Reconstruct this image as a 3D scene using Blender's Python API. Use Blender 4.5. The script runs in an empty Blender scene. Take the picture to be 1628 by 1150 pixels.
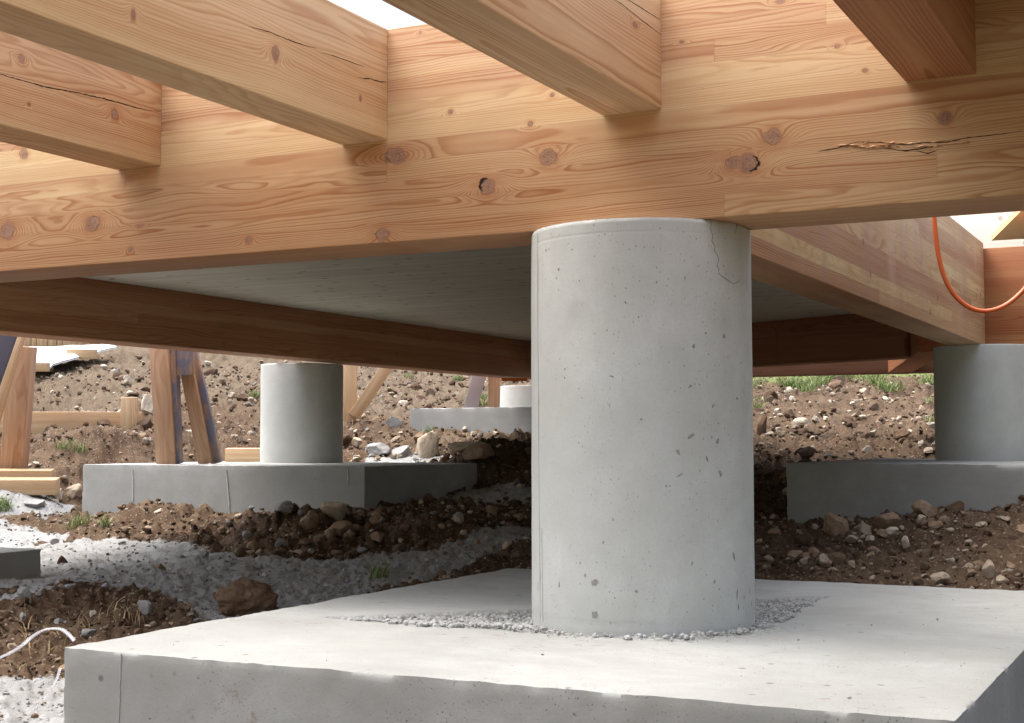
import bpy, bmesh, math, random
import numpy as np
from mathutils import Vector, Matrix
R_ = math.radians
rng = np.random.default_rng(7); random.seed(7)
SC = bpy.context.scene; COL = SC.collection

# ------------------------------------------------------------------ camera
F_PX, YAW, PITCH, ROLL = 2265.6, -0.464570, 0.0563084, -0.0017998   # image 1628 x 1150
CX, CY = 814.0, 575.0
w_ = np.array([math.sin(YAW)*math.cos(PITCH), math.cos(YAW)*math.cos(PITCH), math.sin(PITCH)])
rt = np.array([math.cos(YAW), -math.sin(YAW), 0.0]); up = np.cross(rt, w_)
r_ = math.cos(ROLL)*rt + math.sin(ROLL)*up; u_ = -math.sin(ROLL)*rt + math.cos(ROLL)*up
cam = bpy.data.cameras.new('camera'); cam.sensor_width = 36; cam.lens = F_PX/1628*36
cam.clip_start = 0.05; cam.clip_end = 2000
co = bpy.data.objects.new('camera', cam); COL.objects.link(co)
co.matrix_world = Matrix(((r_[0],u_[0],-w_[0],0),(r_[1],u_[1],-w_[1],0),(r_[2],u_[2],-w_[2],0),(0,0,0,1)))
SC.camera = co

# ------------------------------------------------------------------ light
world = bpy.data.worlds.new('World'); SC.world = world; world.use_nodes = True
nt = world.node_tree; nt.nodes.clear()
sky = nt.nodes.new('ShaderNodeTexSky'); sky.sky_type = 'NISHITA'; sky.sun_disc = False
SUN_EL, SUN_AZ = R_(66), R_(-98)      # azimuth measured from +Y towards +X
sky.sun_elevation = SUN_EL; sky.sun_rotation = SUN_AZ; sky.air_density = 1.0; sky.dust_density = 6.0; sky.ozone_density = 1.0
hs = nt.nodes.new('ShaderNodeHueSaturation'); hs.inputs['Saturation'].default_value = 0.55
bgn = nt.nodes.new('ShaderNodeBackground'); bgn.inputs['Strength'].default_value = 0.15
wo = nt.nodes.new('ShaderNodeOutputWorld')
tcw = nt.nodes.new('ShaderNodeTexCoord'); sxw = nt.nodes.new('ShaderNodeSeparateXYZ'); mrw = nt.nodes.new('ShaderNodeMapRange')   # overcast: brighter towards the zenith
nt.links.new(tcw.outputs['Generated'], sxw.inputs[0]); nt.links.new(sxw.outputs[2], mrw.inputs[0])
for i_, v_ in enumerate((0.0, 1.0, .62, 2.6)): mrw.inputs[1+i_].default_value = v_
vmw = nt.nodes.new('ShaderNodeVectorMath'); vmw.operation = 'SCALE'; nt.links.new(hs.outputs[0], vmw.inputs[0]); nt.links.new(mrw.outputs[0], vmw.inputs['Scale'])
nt.links.new(sky.outputs[0], hs.inputs['Color']); nt.links.new(vmw.outputs[0], bgn.inputs['Color']); nt.links.new(bgn.outputs[0], wo.inputs[0])
sun = bpy.data.lights.new('sun', 'SUN'); sun.energy = 0.35; sun.angle = R_(75); sun.color = (1, .99, .975)
so = bpy.data.objects.new('sun', sun); COL.objects.link(so)
sd = Vector((math.sin(SUN_AZ)*math.cos(SUN_EL), math.cos(SUN_AZ)*math.cos(SUN_EL), math.sin(SUN_EL)))
so.rotation_euler = sd.to_track_quat('Z', 'Y').to_euler(); so.location = sd*30
vs = SC.view_settings; vs.view_transform = 'Standard'; vs.look = 'None'; vs.exposure = 0.92; vs.gamma = 1; vs.use_curve_mapping = False

# ------------------------------------------------------------------ survey helpers (photo pixel -> point of the site)
def ray(px, py): return w_ + r_*(px-CX)/F_PX - u_*(py-CY)/F_PX
def onz(px, py, z): d = ray(px, py); return d*z/d[2]
def onY(px, py, Y): d = ray(px, py); return d*Y/d[1]
def onX(px, py, X): d = ray(px, py); return d*X/d[0]
def dep(px, py, D): return ray(px, py)*D
ZB, ZT, ZTOP, YB = -0.408, 0.475, 0.991, 2.884

# ------------------------------------------------------------------ numpy noise
_perm = rng.permutation(4096)
def _h(ix, iy, iz, s): return _perm[(_perm[(_perm[(ix+s*31) & 4095]+iy) & 4095]+iz) & 4095]/4095.0
def vnoise(x, y, z=None, s=0):
    x = np.asarray(x, float); y = np.asarray(y, float); z = np.zeros_like(x) if z is None else np.asarray(z, float)
    ix, iy, iz = np.floor(x).astype(int), np.floor(y).astype(int), np.floor(z).astype(int)
    fx, fy, fz = x-ix, y-iy, z-iz
    fx, fy, fz = (f*f*f*(f*(f*6-15)+10) for f in (fx, fy, fz))
    o = 0
    for a in (0, 1):
        for b in (0, 1):
            for c in (0, 1):
                o = o + _h(ix+a, iy+b, iz+c, s)*(fx if a else 1-fx)*(fy if b else 1-fy)*(fz if c else 1-fz)
    return o*2-1
def fbm(x, y, z=None, n=4, s=0, g=.5):
    o = 0; a = 1; k = 1; t = 0
    for i in range(n):
        o = o + a*vnoise(x*k+i*7.3, y*k+i*3.1, None if z is None else z*k, s+i); t += a; a *= g; k *= 2.03
    return o/t

# ------------------------------------------------------------------ scene helpers
def link(name, me, mat=None, parent=None):
    o = bpy.data.objects.new(name, me); COL.objects.link(o)
    if mat is not None and me is not None:
        me.materials.append(mat)
    if parent is not None: o.parent = parent
    return o
def tag(o, label=None, cat=None, group=None, kind=None):
    if label: o['label'] = label
    if cat: o['category'] = cat
    if group: o['group'] = group
    if kind: o['kind'] = kind
    return o
def empty(name, loc): 
    o = bpy.data.objects.new(name, None); COL.objects.link(o); o.location = loc; o.empty_display_size = .1; return o
def mesh_np(name, V, Fc, smooth=False, attrs=None):
    V = np.ascontiguousarray(V, dtype=np.float32); Fc = np.ascontiguousarray(Fc, dtype=np.int32); k = Fc.shape[1]
    me = bpy.data.meshes.new(name); me.vertices.add(len(V)); me.vertices.foreach_set('co', V.ravel())
    me.loops.add(Fc.size); me.loops.foreach_set('vertex_index', Fc.ravel())
    me.polygons.add(len(Fc)); me.polygons.foreach_set('loop_start', np.arange(len(Fc), dtype=np.int32)*k)
    me.polygons.foreach_set('loop_total', np.full(len(Fc), k, dtype=np.int32))
    me.update(calc_edges=True)
    me.polygons.foreach_set('use_smooth', np.full(len(Fc), smooth)); 
    if attrs:
        for n, a in attrs.items():
            a = np.asarray(a, dtype=np.float32)
            if a.ndim == 1:
                at = me.attributes.new(n, 'FLOAT', 'POINT'); at.data.foreach_set('value', a)
            else:
                at = me.attributes.new(n, 'FLOAT_COLOR', 'POINT'); at.data.foreach_set('color', np.c_[a, np.ones(len(a))].astype(np.float32).ravel())
    me.validate()
    return me
def grid_faces(nu, nv, wrap=False):
    i = np.arange(nu if wrap else nu-1); j = np.arange(nv-1)
    I, J = np.meshgrid(i, j, indexing='ij'); I2 = (I+1) % nu
    return np.stack([I*nv+J, I2*nv+J, I2*nv+J+1, I*nv+J+1], -1).reshape(-1, 4)

# ------------------------------------------------------------------ node helpers
class G:
    def __init__(s, name):
        s.m = bpy.data.materials.new(name); s.m.use_nodes = True; s.t = s.m.node_tree; s.t.nodes.clear()
        s.out = s.n('ShaderNodeOutputMaterial'); s.b = s.n('ShaderNodeBsdfPrincipled'); s.L(s.b.outputs[0], s.out.inputs[0])
    def n(s, ty, **k):
        x = s.t.nodes.new(ty)
        for a, v in k.items(): setattr(x, a, v)
        return x
    def L(s, a, b): s.t.links.new(a, b)
    def _in(s, sock, v):
        if isinstance(v, bpy.types.NodeSocket): s.L(v, sock)
        elif v is not None: sock.default_value = v
    def ma(s, op, a, b=None, c=None, clamp=False):
        x = s.n('ShaderNodeMath', operation=op, use_clamp=clamp)
        s._in(x.inputs[0], a); s._in(x.inputs[1], b); s._in(x.inputs[2], c); return x.outputs[0]
    def vm(s, op, a, b=None, out=0):
        x = s.n('ShaderNodeVectorMath', operation=op); s._in(x.inputs[0], a); s._in(x.inputs[1], b); return x.outputs[out]
    def xyz(s, v): x = s.n('ShaderNodeSeparateXYZ'); s.L(v, x.inputs[0]); return x.outputs
    def comb(s, a, b, c):
        x = s.n('ShaderNodeCombineXYZ'); s._in(x.inputs[0], a); s._in(x.inputs[1], b); s._in(x.inputs[2], c); return x.outputs[0]
    def noise(s, v, sc, det=3, ro=.5, out=0, dist=0):
        x = s.n('ShaderNodeTexNoise'); s._in(x.inputs['Vector'], v); x.inputs['Scale'].default_value = sc
        x.inputs['Detail'].default_value = det; x.inputs['Roughness'].default_value = ro; x.inputs['Distortion'].default_value = dist; return x.outputs[out]
    def vor(s, v, sc, feat='F1', out='Distance', rand=1):
        x = s.n('ShaderNodeTexVoronoi', feature=feat); s._in(x.inputs['Vector'], v); x.inputs['Scale'].default_value = sc
        x.inputs['Randomness'].default_value = rand; return x.outputs[out]
    def wn(s, v, out='Color', dims='1D'):
        x = s.n('ShaderNodeTexWhiteNoise', noise_dimensions=dims)
        s._in(x.inputs['W' if dims == '1D' else 'Vector'], v); return x.outputs[out]
    def mr(s, v, a, b, c=0, d=1, smooth=False):
        x = s.n('ShaderNodeMapRange'); x.interpolation_type = 'SMOOTHSTEP' if smooth else 'LINEAR'
        for i, q in enumerate((v, a, b, c, d)): s._in(x.inputs[i], q)
        return x.outputs[0]
    def mix(s, f, a, b, mode='MIX'):
        x = s.n('ShaderNodeMix', data_type='RGBA', blend_type=mode); s._in(x.inputs[0], f)
        s._in(x.inputs[6], (*a, 1) if isinstance(a, tuple) else a); s._in(x.inputs[7], (*b, 1) if isinstance(b, tuple) else b); return x.outputs[2]
    def obj(s): return s.n('ShaderNodeTexCoord').outputs['Object']
    def attr(s, n, out='Fac'): x = s.n('ShaderNodeAttribute', attribute_name=n); return x.outputs[out]
    def bump(s, h, dist, st=1.0, nrm=None):
        x = s.n('ShaderNodeBump'); x.inputs['Strength'].default_value = st; x.inputs['Distance'].default_value = dist
        s._in(x.inputs['Height'], h)
        if nrm is not None: s.L(nrm, x.inputs['Normal'])
        return x.outputs[0]
    def fin(s, col, rough=.7, nrm=None, spec=.3):
        s._in(s.b.inputs['Base Color'], (*col, 1) if isinstance(col, tuple) else col); s._in(s.b.inputs['Roughness'], rough)
        s.b.inputs['Specular IOR Level'].default_value = spec
        if nrm is not None: s.L(nrm, s.b.inputs['Normal'])
        return s.m

def wood(name, seed=1, lam=.041, seg=2.2, knots=(), heart=(.60,.385,.215), sap=(.79,.635,.365), sapamt=.35, ring=.0052, tone=1.0, solid=False, contrast=1.0, z0=0.0, stain=0.0, wav=1.0, rows=None):
    """sawn softwood; local x is the grain direction, z the lamella stacking, knots = (x, z, rx, rz, kind)"""
    g = G(name); p = g.obj(); x, y, z = g.xyz(p)
    zz = g.ma('SUBTRACT', z, z0)
    li = g.ma('FLOOR', g.ma('DIVIDE', zz, lam)) if not solid else g.ma('MULTIPLY', z, 0.0)
    off = g.wn(g.ma('ADD', li, seed*17.7), 'Value')
    sg = g.ma('FLOOR', g.ma('ADD', g.ma('DIVIDE', x, seg), g.ma('MULTIPLY', off, 5.0))) if not solid else g.ma('MULTIPLY', z, 0.0)
    idn = g.ma('ADD', g.ma('ADD', g.ma('MULTIPLY', li, 7.13), g.ma('MULTIPLY', sg, 3.71)), seed*11.3)
    rnd = g.xyz(g.wn(idn)); rnd2 = g.xyz(g.wn(g.ma('ADD', idn, 51.7)))
    lc = g.ma('MULTIPLY', g.ma('ADD', li, .5), lam)
    # pith of the log this board came from
    cy = g.mr(rnd[0], 0, 1, -.10, .30)
    side = g.ma('SIGN', g.ma('SUBTRACT', rnd[1], .5))
    cz = g.ma('ADD', lc, g.ma('MULTIPLY', side, g.mr(rnd[2], 0, 1, .015, .11))) if not solid else g.mr(rnd[2], 0, 1, .03, .22)
    if solid: cy = g.mr(rnd[0], 0, 1, .05, .11)
    idv = g.comb(idn, 0.0, 0.0)
    low = g.noise(g.vm('ADD', g.vm('MULTIPLY', p, (1.1, 5, 9)), g.vm('MULTIPLY', idv, (3.3, 0, 0))), 1.0, 2, .5)
    low2 = g.noise(g.vm('ADD', g.vm('MULTIPLY', p, (4, 14, 26)), g.vm('MULTIPLY', idv, (1.7, 0, 0))), 1.0, 2, .5)
    warp = g.ma('ADD', g.ma('MULTIPLY', g.ma('SUBTRACT', low, .5), .085*wav), g.ma('MULTIPLY', g.ma('SUBTRACT', low2, .5), .012*wav))
    warp = g.ma('MULTIPLY', warp, g.mr(rnd2[2], 0, 1, .22, 1.25))
    tilt = g.ma('MULTIPLY', g.ma('SUBTRACT', rnd2[0], .5), .05)
    dz = g.ma('ADD', g.ma('SUBTRACT', zz, cz), g.ma('MULTIPLY', x, tilt))
    dy = g.ma('SUBTRACT', y, cy)
    rad = g.ma('SQRT', g.ma('ADD', g.ma('MULTIPLY', dz, dz), g.ma('MULTIPLY', dy, dy)))
    rad = g.ma('ADD', rad, warp)
    D = None; D3 = None
    for (kx, kz, rx, rz, kind) in knots:
        v = g.vm('MULTIPLY', g.vm('SUBTRACT', p, (kx, 0, kz)), (1/rx, 0, 1/rz))
        l = g.vm('LENGTH', v, out=1)
        if kind:
            sgn = -1 if kind == 1 else 1
            vsft = g.vm('LENGTH', g.vm('SUBTRACT', v, (sgn*.34, 0, .30 if kind == 1 else -.05)), out=1)
            l3 = g.ma('MAXIMUM', g.ma('SUBTRACT', .86, l), g.ma('SUBTRACT', vsft, .86))
        D = l if D is None else g.ma('MINIMUM', D, l)
        if kind:
            D3 = l3 if D3 is None else g.ma('MINIMUM', D3, l3)
        # wider, stretched influence on the grain
        v2 = g.vm('MULTIPLY', g.vm('SUBTRACT', p, (kx, 0, kz)), (1/(rx*2.6), 0, 1/(rz*1.3)))
        l2 = g.vm('LENGTH', v2, out=1)
        fi = g.ma('MULTIPLY', g.ma('EXPONENT', g.ma('MULTIPLY', g.ma('MULTIPLY', l2, l2), -1.0)), 1.1*rz+.008)
        rad = g.ma('ADD', rad, fi)
    ringw = g.mr(rnd2[1], 0, 1, ring*.75, ring*1.55)
    q = g.ma('DIVIDE', rad, ringw)
    q = g.ma('ADD', q, g.ma('MULTIPLY', g.noise(g.vm('MULTIPLY', p, (1.0, 0, 0)), 1.0, 2), .8))
    fr = g.ma('FRACT', q)
    late = g.ma('MULTIPLY', g.mr(fr, .30, .86, 0, 1, True), g.mr(fr, .90, 1.0, 1, 0))
    yr = g.wn(g.ma('FLOOR', q), 'Value')
    late = g.ma('MULTIPLY', late, g.mr(yr, 0, 1, .35, 1.0))
    fib = g.noise(g.vm('MULTIPLY', p, (9, 420, 420)), 1.0, 2, .6)
    fib2 = g.noise(g.vm('MULTIPLY', p, (1.4, 40, 40)), 1.0, 3, .6)
    # heart / sap by lamella and by distance from the pith
    sapm = g.ma('ADD', g.mr(rnd2[2], 1-sapamt-.12, 1-sapamt+.12, 0, .85), g.mr(g.ma('ADD', rad, g.ma('MULTIPLY', low, .05)), .12, .165, 0, .5), clamp=True)
    if rows:      # pale and red boards of the stack, bottom to top
        cr = g.n('ShaderNodeValToRGB'); cr.color_ramp.interpolation = 'CONSTANT'; el = cr.color_ramp.elements
        for i_, v_ in enumerate(rows):
            e_ = el[0] if i_ == 0 else el.new(i_/len(rows)); e_.position = i_/len(rows); e_.color = (v_, v_, v_, 1)
        g.L(g.ma('DIVIDE', g.ma('ADD', li, .5), float(len(rows))), cr.inputs[0])
        lown = g.noise(g.vm('ADD', g.vm('MULTIPLY', p, (.9, 3, 22)), g.vm('MULTIPLY', idv, (2.3, 0, 0))), 1.0, 2, .5)
        sapm = g.ma('ADD', g.mr(g.ma('ADD', cr.outputs[0], g.ma('MULTIPLY', g.ma('SUBTRACT', lown, .5), 1.3)), .35, .85, 0, 1, True), g.ma('MULTIPLY', sapm, .18), clamp=True)
    if solid:
        sapm = g.mr(g.ma('ADD', rad, g.ma('MULTIPLY', low, .06)), .20, .25, 0, .8)
    base = g.mix(sapm, heart, sap)
    base = g.mix(g.mr(rnd[1], 0, 1, 0, .35), base, (heart[0]*.92, heart[1]*.80, heart[2]*.78))
    dark = g.mix(1.0, base, (.60, .36, .235), 'MULTIPLY')
    c = g.mix(g.ma('MULTIPLY', late, g.ma('MULTIPLY', g.mr(sapm, 0, 1, .85, .5), contrast), clamp=True), base, dark)
    c = g.mix(g.mr(fib2, .35, .65, 0, .75), c, g.mix(1.0, c, (.84, .72, .62), 'MULTIPLY'))
    c = g.mix(g.mr(fib, .3, .7, 0, .16), c, g.mix(1.0, c, (.80, .72, .66), 'MULTIPLY'))
    if stain:
        sm = g.noise(g.vm('MULTIPLY', p, (5, 1, .8)), 1.0, 4, .55)
        c = g.mix(g.mr(sm, .45, .75, 0, stain), c, (.42, .27, .22))
        c = g.mix(g.mr(sm, .40, .20, 0, stain), c, (.66, .55, .49))
    h = g.ma('ADD', g.ma('MULTIPLY', late, .35), g.ma('MULTIPLY', fib, .5))
    if True:
        sm_ = g.noise(g.vm('MULTIPLY', p, (2.2, 6, 9)), 1.0, 5, .65); c = g.mix(g.mr(sm_, .5, .72, 0, .22), c, g.mix(1.0, c, (.62, .55, .52), 'MULTIPLY'))
    if D is not None:
        wob = g.noise(g.vm('MULTIPLY', p, (70, 70, 70)), 1.0, 4, .65)
        wob2 = g.noise(g.vm('MULTIPLY', p, (34, 34, 34)), 1.0, 2)
        Dw = g.ma('ADD', D, g.ma('ADD', g.ma('MULTIPLY', g.ma('SUBTRACT', wob, .5), .55), g.ma('MULTIPLY', g.ma('SUBTRACT', wob2, .5), 1.7)))
        halo = g.mr(Dw, .9, 2.2, .55, 0)
        c = g.mix(halo, c, g.mix(1.0, c, (.86, .64, .52), 'MULTIPLY'))
        ck = g.ma('MULTIPLY', g.mr(g.ma('ABSOLUTE', g.ma('SUBTRACT', g.noise(g.vm('MULTIPLY', p, (90, 90, 90)), 1.0, 2), .5)), 0, .03, 1, 0), g.mr(D, .6, .9, 1, 0))
        kr = g.ma('FRACT', g.ma('MULTIPLY', Dw, 3.2))
        kc = g.mix(g.mr(kr, .2, .9, 0, .6), (.36, .21, .145), (.24, .125, .085))
        kc = g.mix(g.mr(wob, .45, .7, 0, .6), kc, (.22, .11, .07))
        kc = g.mix(g.mr(wob2, .4, .6, 0, .5), kc, (.42, .27, .19))
        c = g.mix(g.mr(Dw, .72, 1.15, .88, 0), c, kc)
        c = g.mix(g.ma('MULTIPLY', ck, .6), c, (.10, .05, .03))
        edge = g.ma('MULTIPLY', g.mr(g.ma('ABSOLUTE', g.ma('SUBTRACT', Dw, 1.0)), .0, .16, .8, 0), g.mr(wob2, .38, .62, 0, 1))
        c = g.mix(edge, c, (.13, .06, .035))
        if D3 is not None:
            xx = g.ma('ADD', g.ma('ADD', D3, .05), g.ma('MULTIPLY', g.ma('SUBTRACT', wob, .5), .9))
            c = g.mix(g.mr(xx, .0, .07, 1.0, 0), c, (.022, .013, .01))
            h = g.ma('SUBTRACT', h, g.mr(xx, .0, .1, 3.0, 0))
    if not solid:
        # hairline at the glue lines
        fz = g.ma('FRACT', g.ma('DIVIDE', zz, lam)); e = g.ma('MINIMUM', fz, g.ma('SUBTRACT', 1.0, fz))
        gl = g.mr(e, .0, .018, .28, 0); c = g.mix(gl, c, (.24, .12, .07))
        fx = g.ma('FRACT', g.ma('ADD', g.ma('DIVIDE', x, seg), g.ma('MULTIPLY', off, 5.0)))
        c = g.mix(g.mr(fx, 0, .0012, .4, 0), c, (.24, .12, .07))
    hand = g.noise(g.vm('MULTIPLY', p, (3, 3, 3)), 1.0, 3)
    c = g.mix(g.mr(hand, .4, .7, 0, .22), c, g.mix(1.0, c, (.86, .82, .80), 'MULTIPLY'))
    if tone != 1.0: c = g.mix(1.0, c, (tone, tone, tone), 'MULTIPLY')
    return g.fin(c, .62, g.bump(h, .0006, .6), .25)

def concrete(name, base=(.43,.435,.42), pits=1.0, seed=0.0, rough_attr=False, stri=0.5, vertical=False):
    g = G(name); p = g.vm('ADD', g.obj(), (seed, seed*.7, seed*.3))
    big = g.noise(p, 2.2, 4, .55); mid = g.noise(p, 11, 5, .6); fine = g.noise(p, 240, 3, .6)
    st = g.noise(g.vm('MULTIPLY', p, (2.5, 2.5, 38) if not vertical else (22, 22, 1.4)), 1.0, 4, .6)
    c = g.mix(g.mr(big, .3, .7, 0, 1), (base[0]*.82, base[1]*.82, base[2]*.80), (base[0]*1.10, base[1]*1.10, base[2]*1.10))
    c = g.mix(g.mr(mid, .35, .7, 0, .60), c, (base[0]*.80, base[1]*.79, base[2]*.75))
    c = g.mix(g.mr(st, .5, .75, 0, .45*stri), c, (base[0]*.78, base[1]*.77, base[2]*.73))
    c = g.mix(g.mr(fine, .35, .75, 0, .40), c, (base[0]*.7, base[1]*.7, base[2]*.68))
    # bug holes: three sizes, present only where a patchy mask allows, squeezed to irregular slots
    pw = g.vm('ADD', p, g.vm('MULTIPLY', g.vm('SUBTRACT', g.noise(p, 70, 2, .5, out=1), (.5,.5,.5)), (.010, .010, .010)))
    pit = None
    for sc, thr, keep in ((26, .075, .12), (60, .12, .13), (135, .17, .13)):
        v = g.n('ShaderNodeTexVoronoi', feature='F1'); g.L(g.vm('MULTIPLY', pw, (1.25, 1.25, .8)), v.inputs['Vector']); v.inputs['Scale'].default_value = sc
        cr = g.xyz(v.outputs['Color']); on = g.ma('LESS_THAN', cr[0], keep*pits)
        m = g.ma('MULTIPLY', g.mr(v.outputs['Distance'], thr*.65, thr*1.2, 1, 0, True), on)
        m = g.ma('MULTIPLY', m, g.mr(cr[1], 0, 1, .35, 1.0))
        pit = m if pit is None else g.ma('MAXIMUM', pit, m)
    pit = g.ma('MULTIPLY', pit, g.mr(g.noise(p, 4.5, 2), .36, .56, .15, 1.0))
    c = g.mix(g.ma('MULTIPLY', pit, .85), c, (.10, .095, .085))
    h = g.ma('SUBTRACT', g.ma('ADD', g.ma('MULTIPLY', mid, .5), g.ma('MULTIPLY', fine, .35)), g.ma('MULTIPLY', pit, 2.0))
    nr = g.bump(h, .0014, .7)
    if rough_attr:
        a = g.attr('rough')
        ag = g.vor(p, 95, out='Distance'); ac = g.xyz(g.vor(p, 95, out='Color'))
        agc = g.mix(ac[0], (base[0]*.85, base[1]*.83, base[2]*.80), (base[0]*1.3, base[1]*1.3, base[2]*1.28))
        agc = g.mix(g.mr(ag, .30, .62, 0, .9), agc, (base[0]*.40, base[1]*.39, base[2]*.36))  # gaps between grains darkened in colour, standing in for crevice shade
        dt_ = g.mr(g.noise(g.vm('MULTIPLY', p, (2.2, 4.2, 3)), 1.0, 6, .68), .48, .68, 0, .5); c = g.mix(dt_, c, (base[0]*.74, base[1]*.72, base[2]*.68)); md_ = g.ma('MULTIPLY', g.mr(g.noise(p, 26, 4, .7), .60, .68, 0, .6), g.mr(g.noise(p, 2.6, 2), .5, .6, 0, 1)); c = g.mix(md_, c, (.24, .19, .14))
        ln_ = g.noise(g.vm('MULTIPLY', p, (3, 46, 3)), 1.0, 3, .6); c = g.mix(g.mr(ln_, .56, .72, 0, .22), c, (base[0]*.72, base[1]*.72, base[2]*.70)); sp_ = g.vor(p, 13); c = g.mix(g.ma('MULTIPLY', g.mr(sp_, .05, .11, .8, 0), g.mr(g.noise(p, 3, 2), .45, .55, 0, 1)), c, (.14, .135, .12))
        c = g.mix(a, c, agc)
        nr = g.bump(g.ma('MULTIPLY', g.ma('SUBTRACT', 1.0, ag), a), .006, .9, nr)
    return g.fin(c, .88, nr, .18)

# ------------------------------------------------------------------ materials
def K(px, py, w, h, kind=0, Y=YB, X0=0):      # knot on the front face of the main beam
    a = onY(px-w/2, py, Y); b = onY(px+w/2, py, Y); c = onY(px, py, Y); t = onY(px, py-h/2, Y); u = onY(px, py+h/2, Y)
    return (c[0]-X0, c[2], abs(b[0]-a[0])/2, abs(t[2]-u[2])/2, kind)
BX0 = -6.0
main_knots = [K(775,297,24,26,1,X0=BX0), K(872,250,28,26,0,X0=BX0), K(843,198,11,11,0,X0=BX0), K(716,178,9,8,0,X0=BX0), K(878,151,7,7,0,X0=BX0),
  K(628,248,34,26,0,X0=BX0), K(607,374,24,20,0,X0=BX0), K(395,382,11,10,0,X0=BX0), K(148,355,22,26,0,X0=BX0), K(207,397,8,9,0,X0=BX0), K(222,360,8,5,0,X0=BX0),
  K(12,368,24,26,0,X0=BX0), K(38,245,14,16,0,X0=BX0), K(1228,218,28,26,0,X0=BX0), K(1190,260,30,28,2,X0=BX0), K(1165,258,22,22,0,X0=BX0), K(1503,188,22,20,0,X0=BX0),
  K(1241,2,14,9,0,X0=BX0), K(1331,74,9,7,0,X0=BX0), K(1375,112,10,7,0,X0=BX0), K(1084,67,8,5,0,X0=BX0), K(668,52,4,5,0,X0=BX0), K(955,166,5,5,0,X0=BX0)]
M_MAIN = wood('main_beam_wood', 3, .048, 3.1, [(a, c-ZT, d, e, k) for a, c, d, e, k in main_knots], sapamt=.25, ring=.0034, rows=(.12,.15,.1,.12,.38,.95,.9,.25,.55,.2,.3,.3), wav=.85, stain=.12)
def rk(n, L, H, seed, big=1.0):
    q = random.Random(seed); return [(q.uniform(.05, L), q.uniform(.02, H-.02), q.uniform(.006, .019)*big, q.uniform(.006, .015)*big, 1 if q.random() < .12 else 0) for _ in range(n)]
M_CON1 = concrete('column_concrete', (.53,.55,.545), 2.2, 1.3, stri=.45, vertical=True)
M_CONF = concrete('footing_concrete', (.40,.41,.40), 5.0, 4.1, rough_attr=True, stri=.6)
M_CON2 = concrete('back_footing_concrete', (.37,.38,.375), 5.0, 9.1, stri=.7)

# ------------------------------------------------------------------ timber
def box_mesh(name, L, W, H, bev=.004, nx=1):
    bm = bmesh.new(); bmesh.ops.create_cube(bm, size=1)
    for v in bm.verts: v.co = Vector(((v.co.x+.5)*L, (v.co.y+.5)*W, (v.co.z+.5)*H))
    bmesh.ops.bevel(bm, geom=bm.edges[:], offset=bev, segments=2, profile=.5, affect='EDGES')
    me = bpy.data.meshes.new(name); bm.to_mesh(me); bm.free()
    me.polygons.foreach_set('use_smooth', [True]*len(me.polygons))
    try: me.set_sharp_from_angle(angle=R_(50))
    except Exception: pass
    return me
def timber(name, x0, x1, y0, y1, z0, z1, along, mat, bev=.003, parent=None):
    """axis-aligned timber; local x runs along the grain"""
    if along == 'X':
        o = link(name, box_mesh(name, x1-x0, y1-y0, z1-z0, bev), mat, parent); o.location = (x0, y0, z0)
    else:
        o = link(name, box_mesh(name, y1-y0, x1-x0, z1-z0, bev), mat, parent); o.location = (x1, y0, z0); o.rotation_euler = (0, 0, R_(90))
    return o
def bar(name, a, b, w, d, mat, parent=None, hint=(1, 0, 0), bev=.002):
    """timber from a to b (w across the hint direction, d in depth)"""
    a, b = Vector(a), Vector(b); ax = (b-a).normalized(); hv = Vector(hint); yv = (hv-ax*hv.dot(ax)).normalized(); zv = ax.cross(yv)
    me = box_mesh(name, (b-a).length, w, d, bev); me.transform(Matrix.Translation((0, -w/2, -d/2)))
    o = link(name, me, mat, parent)
    m = Matrix((ax, yv, zv)).transposed().to_4x4(); m.translation = a
    if parent is not None: m = parent.matrix_world.inverted() @ m if False else Matrix.Translation(-Vector(parent.location)) @ m
    o.matrix_local = m if parent is not None else m
    if parent is None: o.matrix_world = m
    return o
mb = timber('main_beam', BX0, .9, YB, YB+.21, ZT, ZTOP, 'X', M_MAIN)
tag(mb, 'long glued laminated larch beam resting across the big front concrete column, with dark knots', 'beam')

def strip(name, pts, wid, nrm, mat, parent, base, lift=.0006, seed=0):
    """thin irregular dark opening following pts, lying on a face with normal nrm"""
    P_ = []; q = random.Random(seed)
    pts = [Vector(p) for p in pts]; n = Vector(nrm).normalized()
    fine = []
    for i in range(len(pts)-1):
        k = max(2, int((pts[i+1]-pts[i]).length/.008))
        for j in range(k): fine.append(pts[i].lerp(pts[i+1], j/k))
    fine.append(pts[-1])
    V = []; Fc = []; N = len(fine)
    for i, p in enumerate(fine):
        t = (fine[min(i+1, N-1)]-fine[max(i-1, 0)]).normalized(); s = t.cross(n)
        taper = min(1, 4*min(i, N-1-i)/max(1, N-1)+.15); ww = wid*taper*q.uniform(.45, 1.15)/2; j = s*q.uniform(-.3, .3)*wid
        for sgn in (-1, 1): V.append(tuple(p+j+s*ww*sgn+n*lift-Vector(base)))
        for sgn in (-1, 1): V.append(tuple(p+j+s*ww*sgn-n*.002-Vector(base)))
        if i:
            a = 4*(i-1); b = 4*i
            Fc += [(a, a+1, b+1, b), (a, b, b+2, a+2), (a+1, a+3, b+3, b+1)]
    me = mesh_np(name, V, Fc); o = link(name, me, mat, parent); return o
g = G('shadow_gap'); M_DARK = g.fin((.030, .018, .012), .95, spec=.05)
g = G('hairline_crack'); M_CRK = g.fin((.25, .24, .22), .95, spec=.05)
g = G('raw_splinter'); M_SPL = g.fin(g.mix(g.noise(g.vm('MULTIPLY', g.obj(), (20, 200, 200)), 1, 3), (.62, .42, .25), (.36, .20, .11)), .8, spec=.15)

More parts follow.
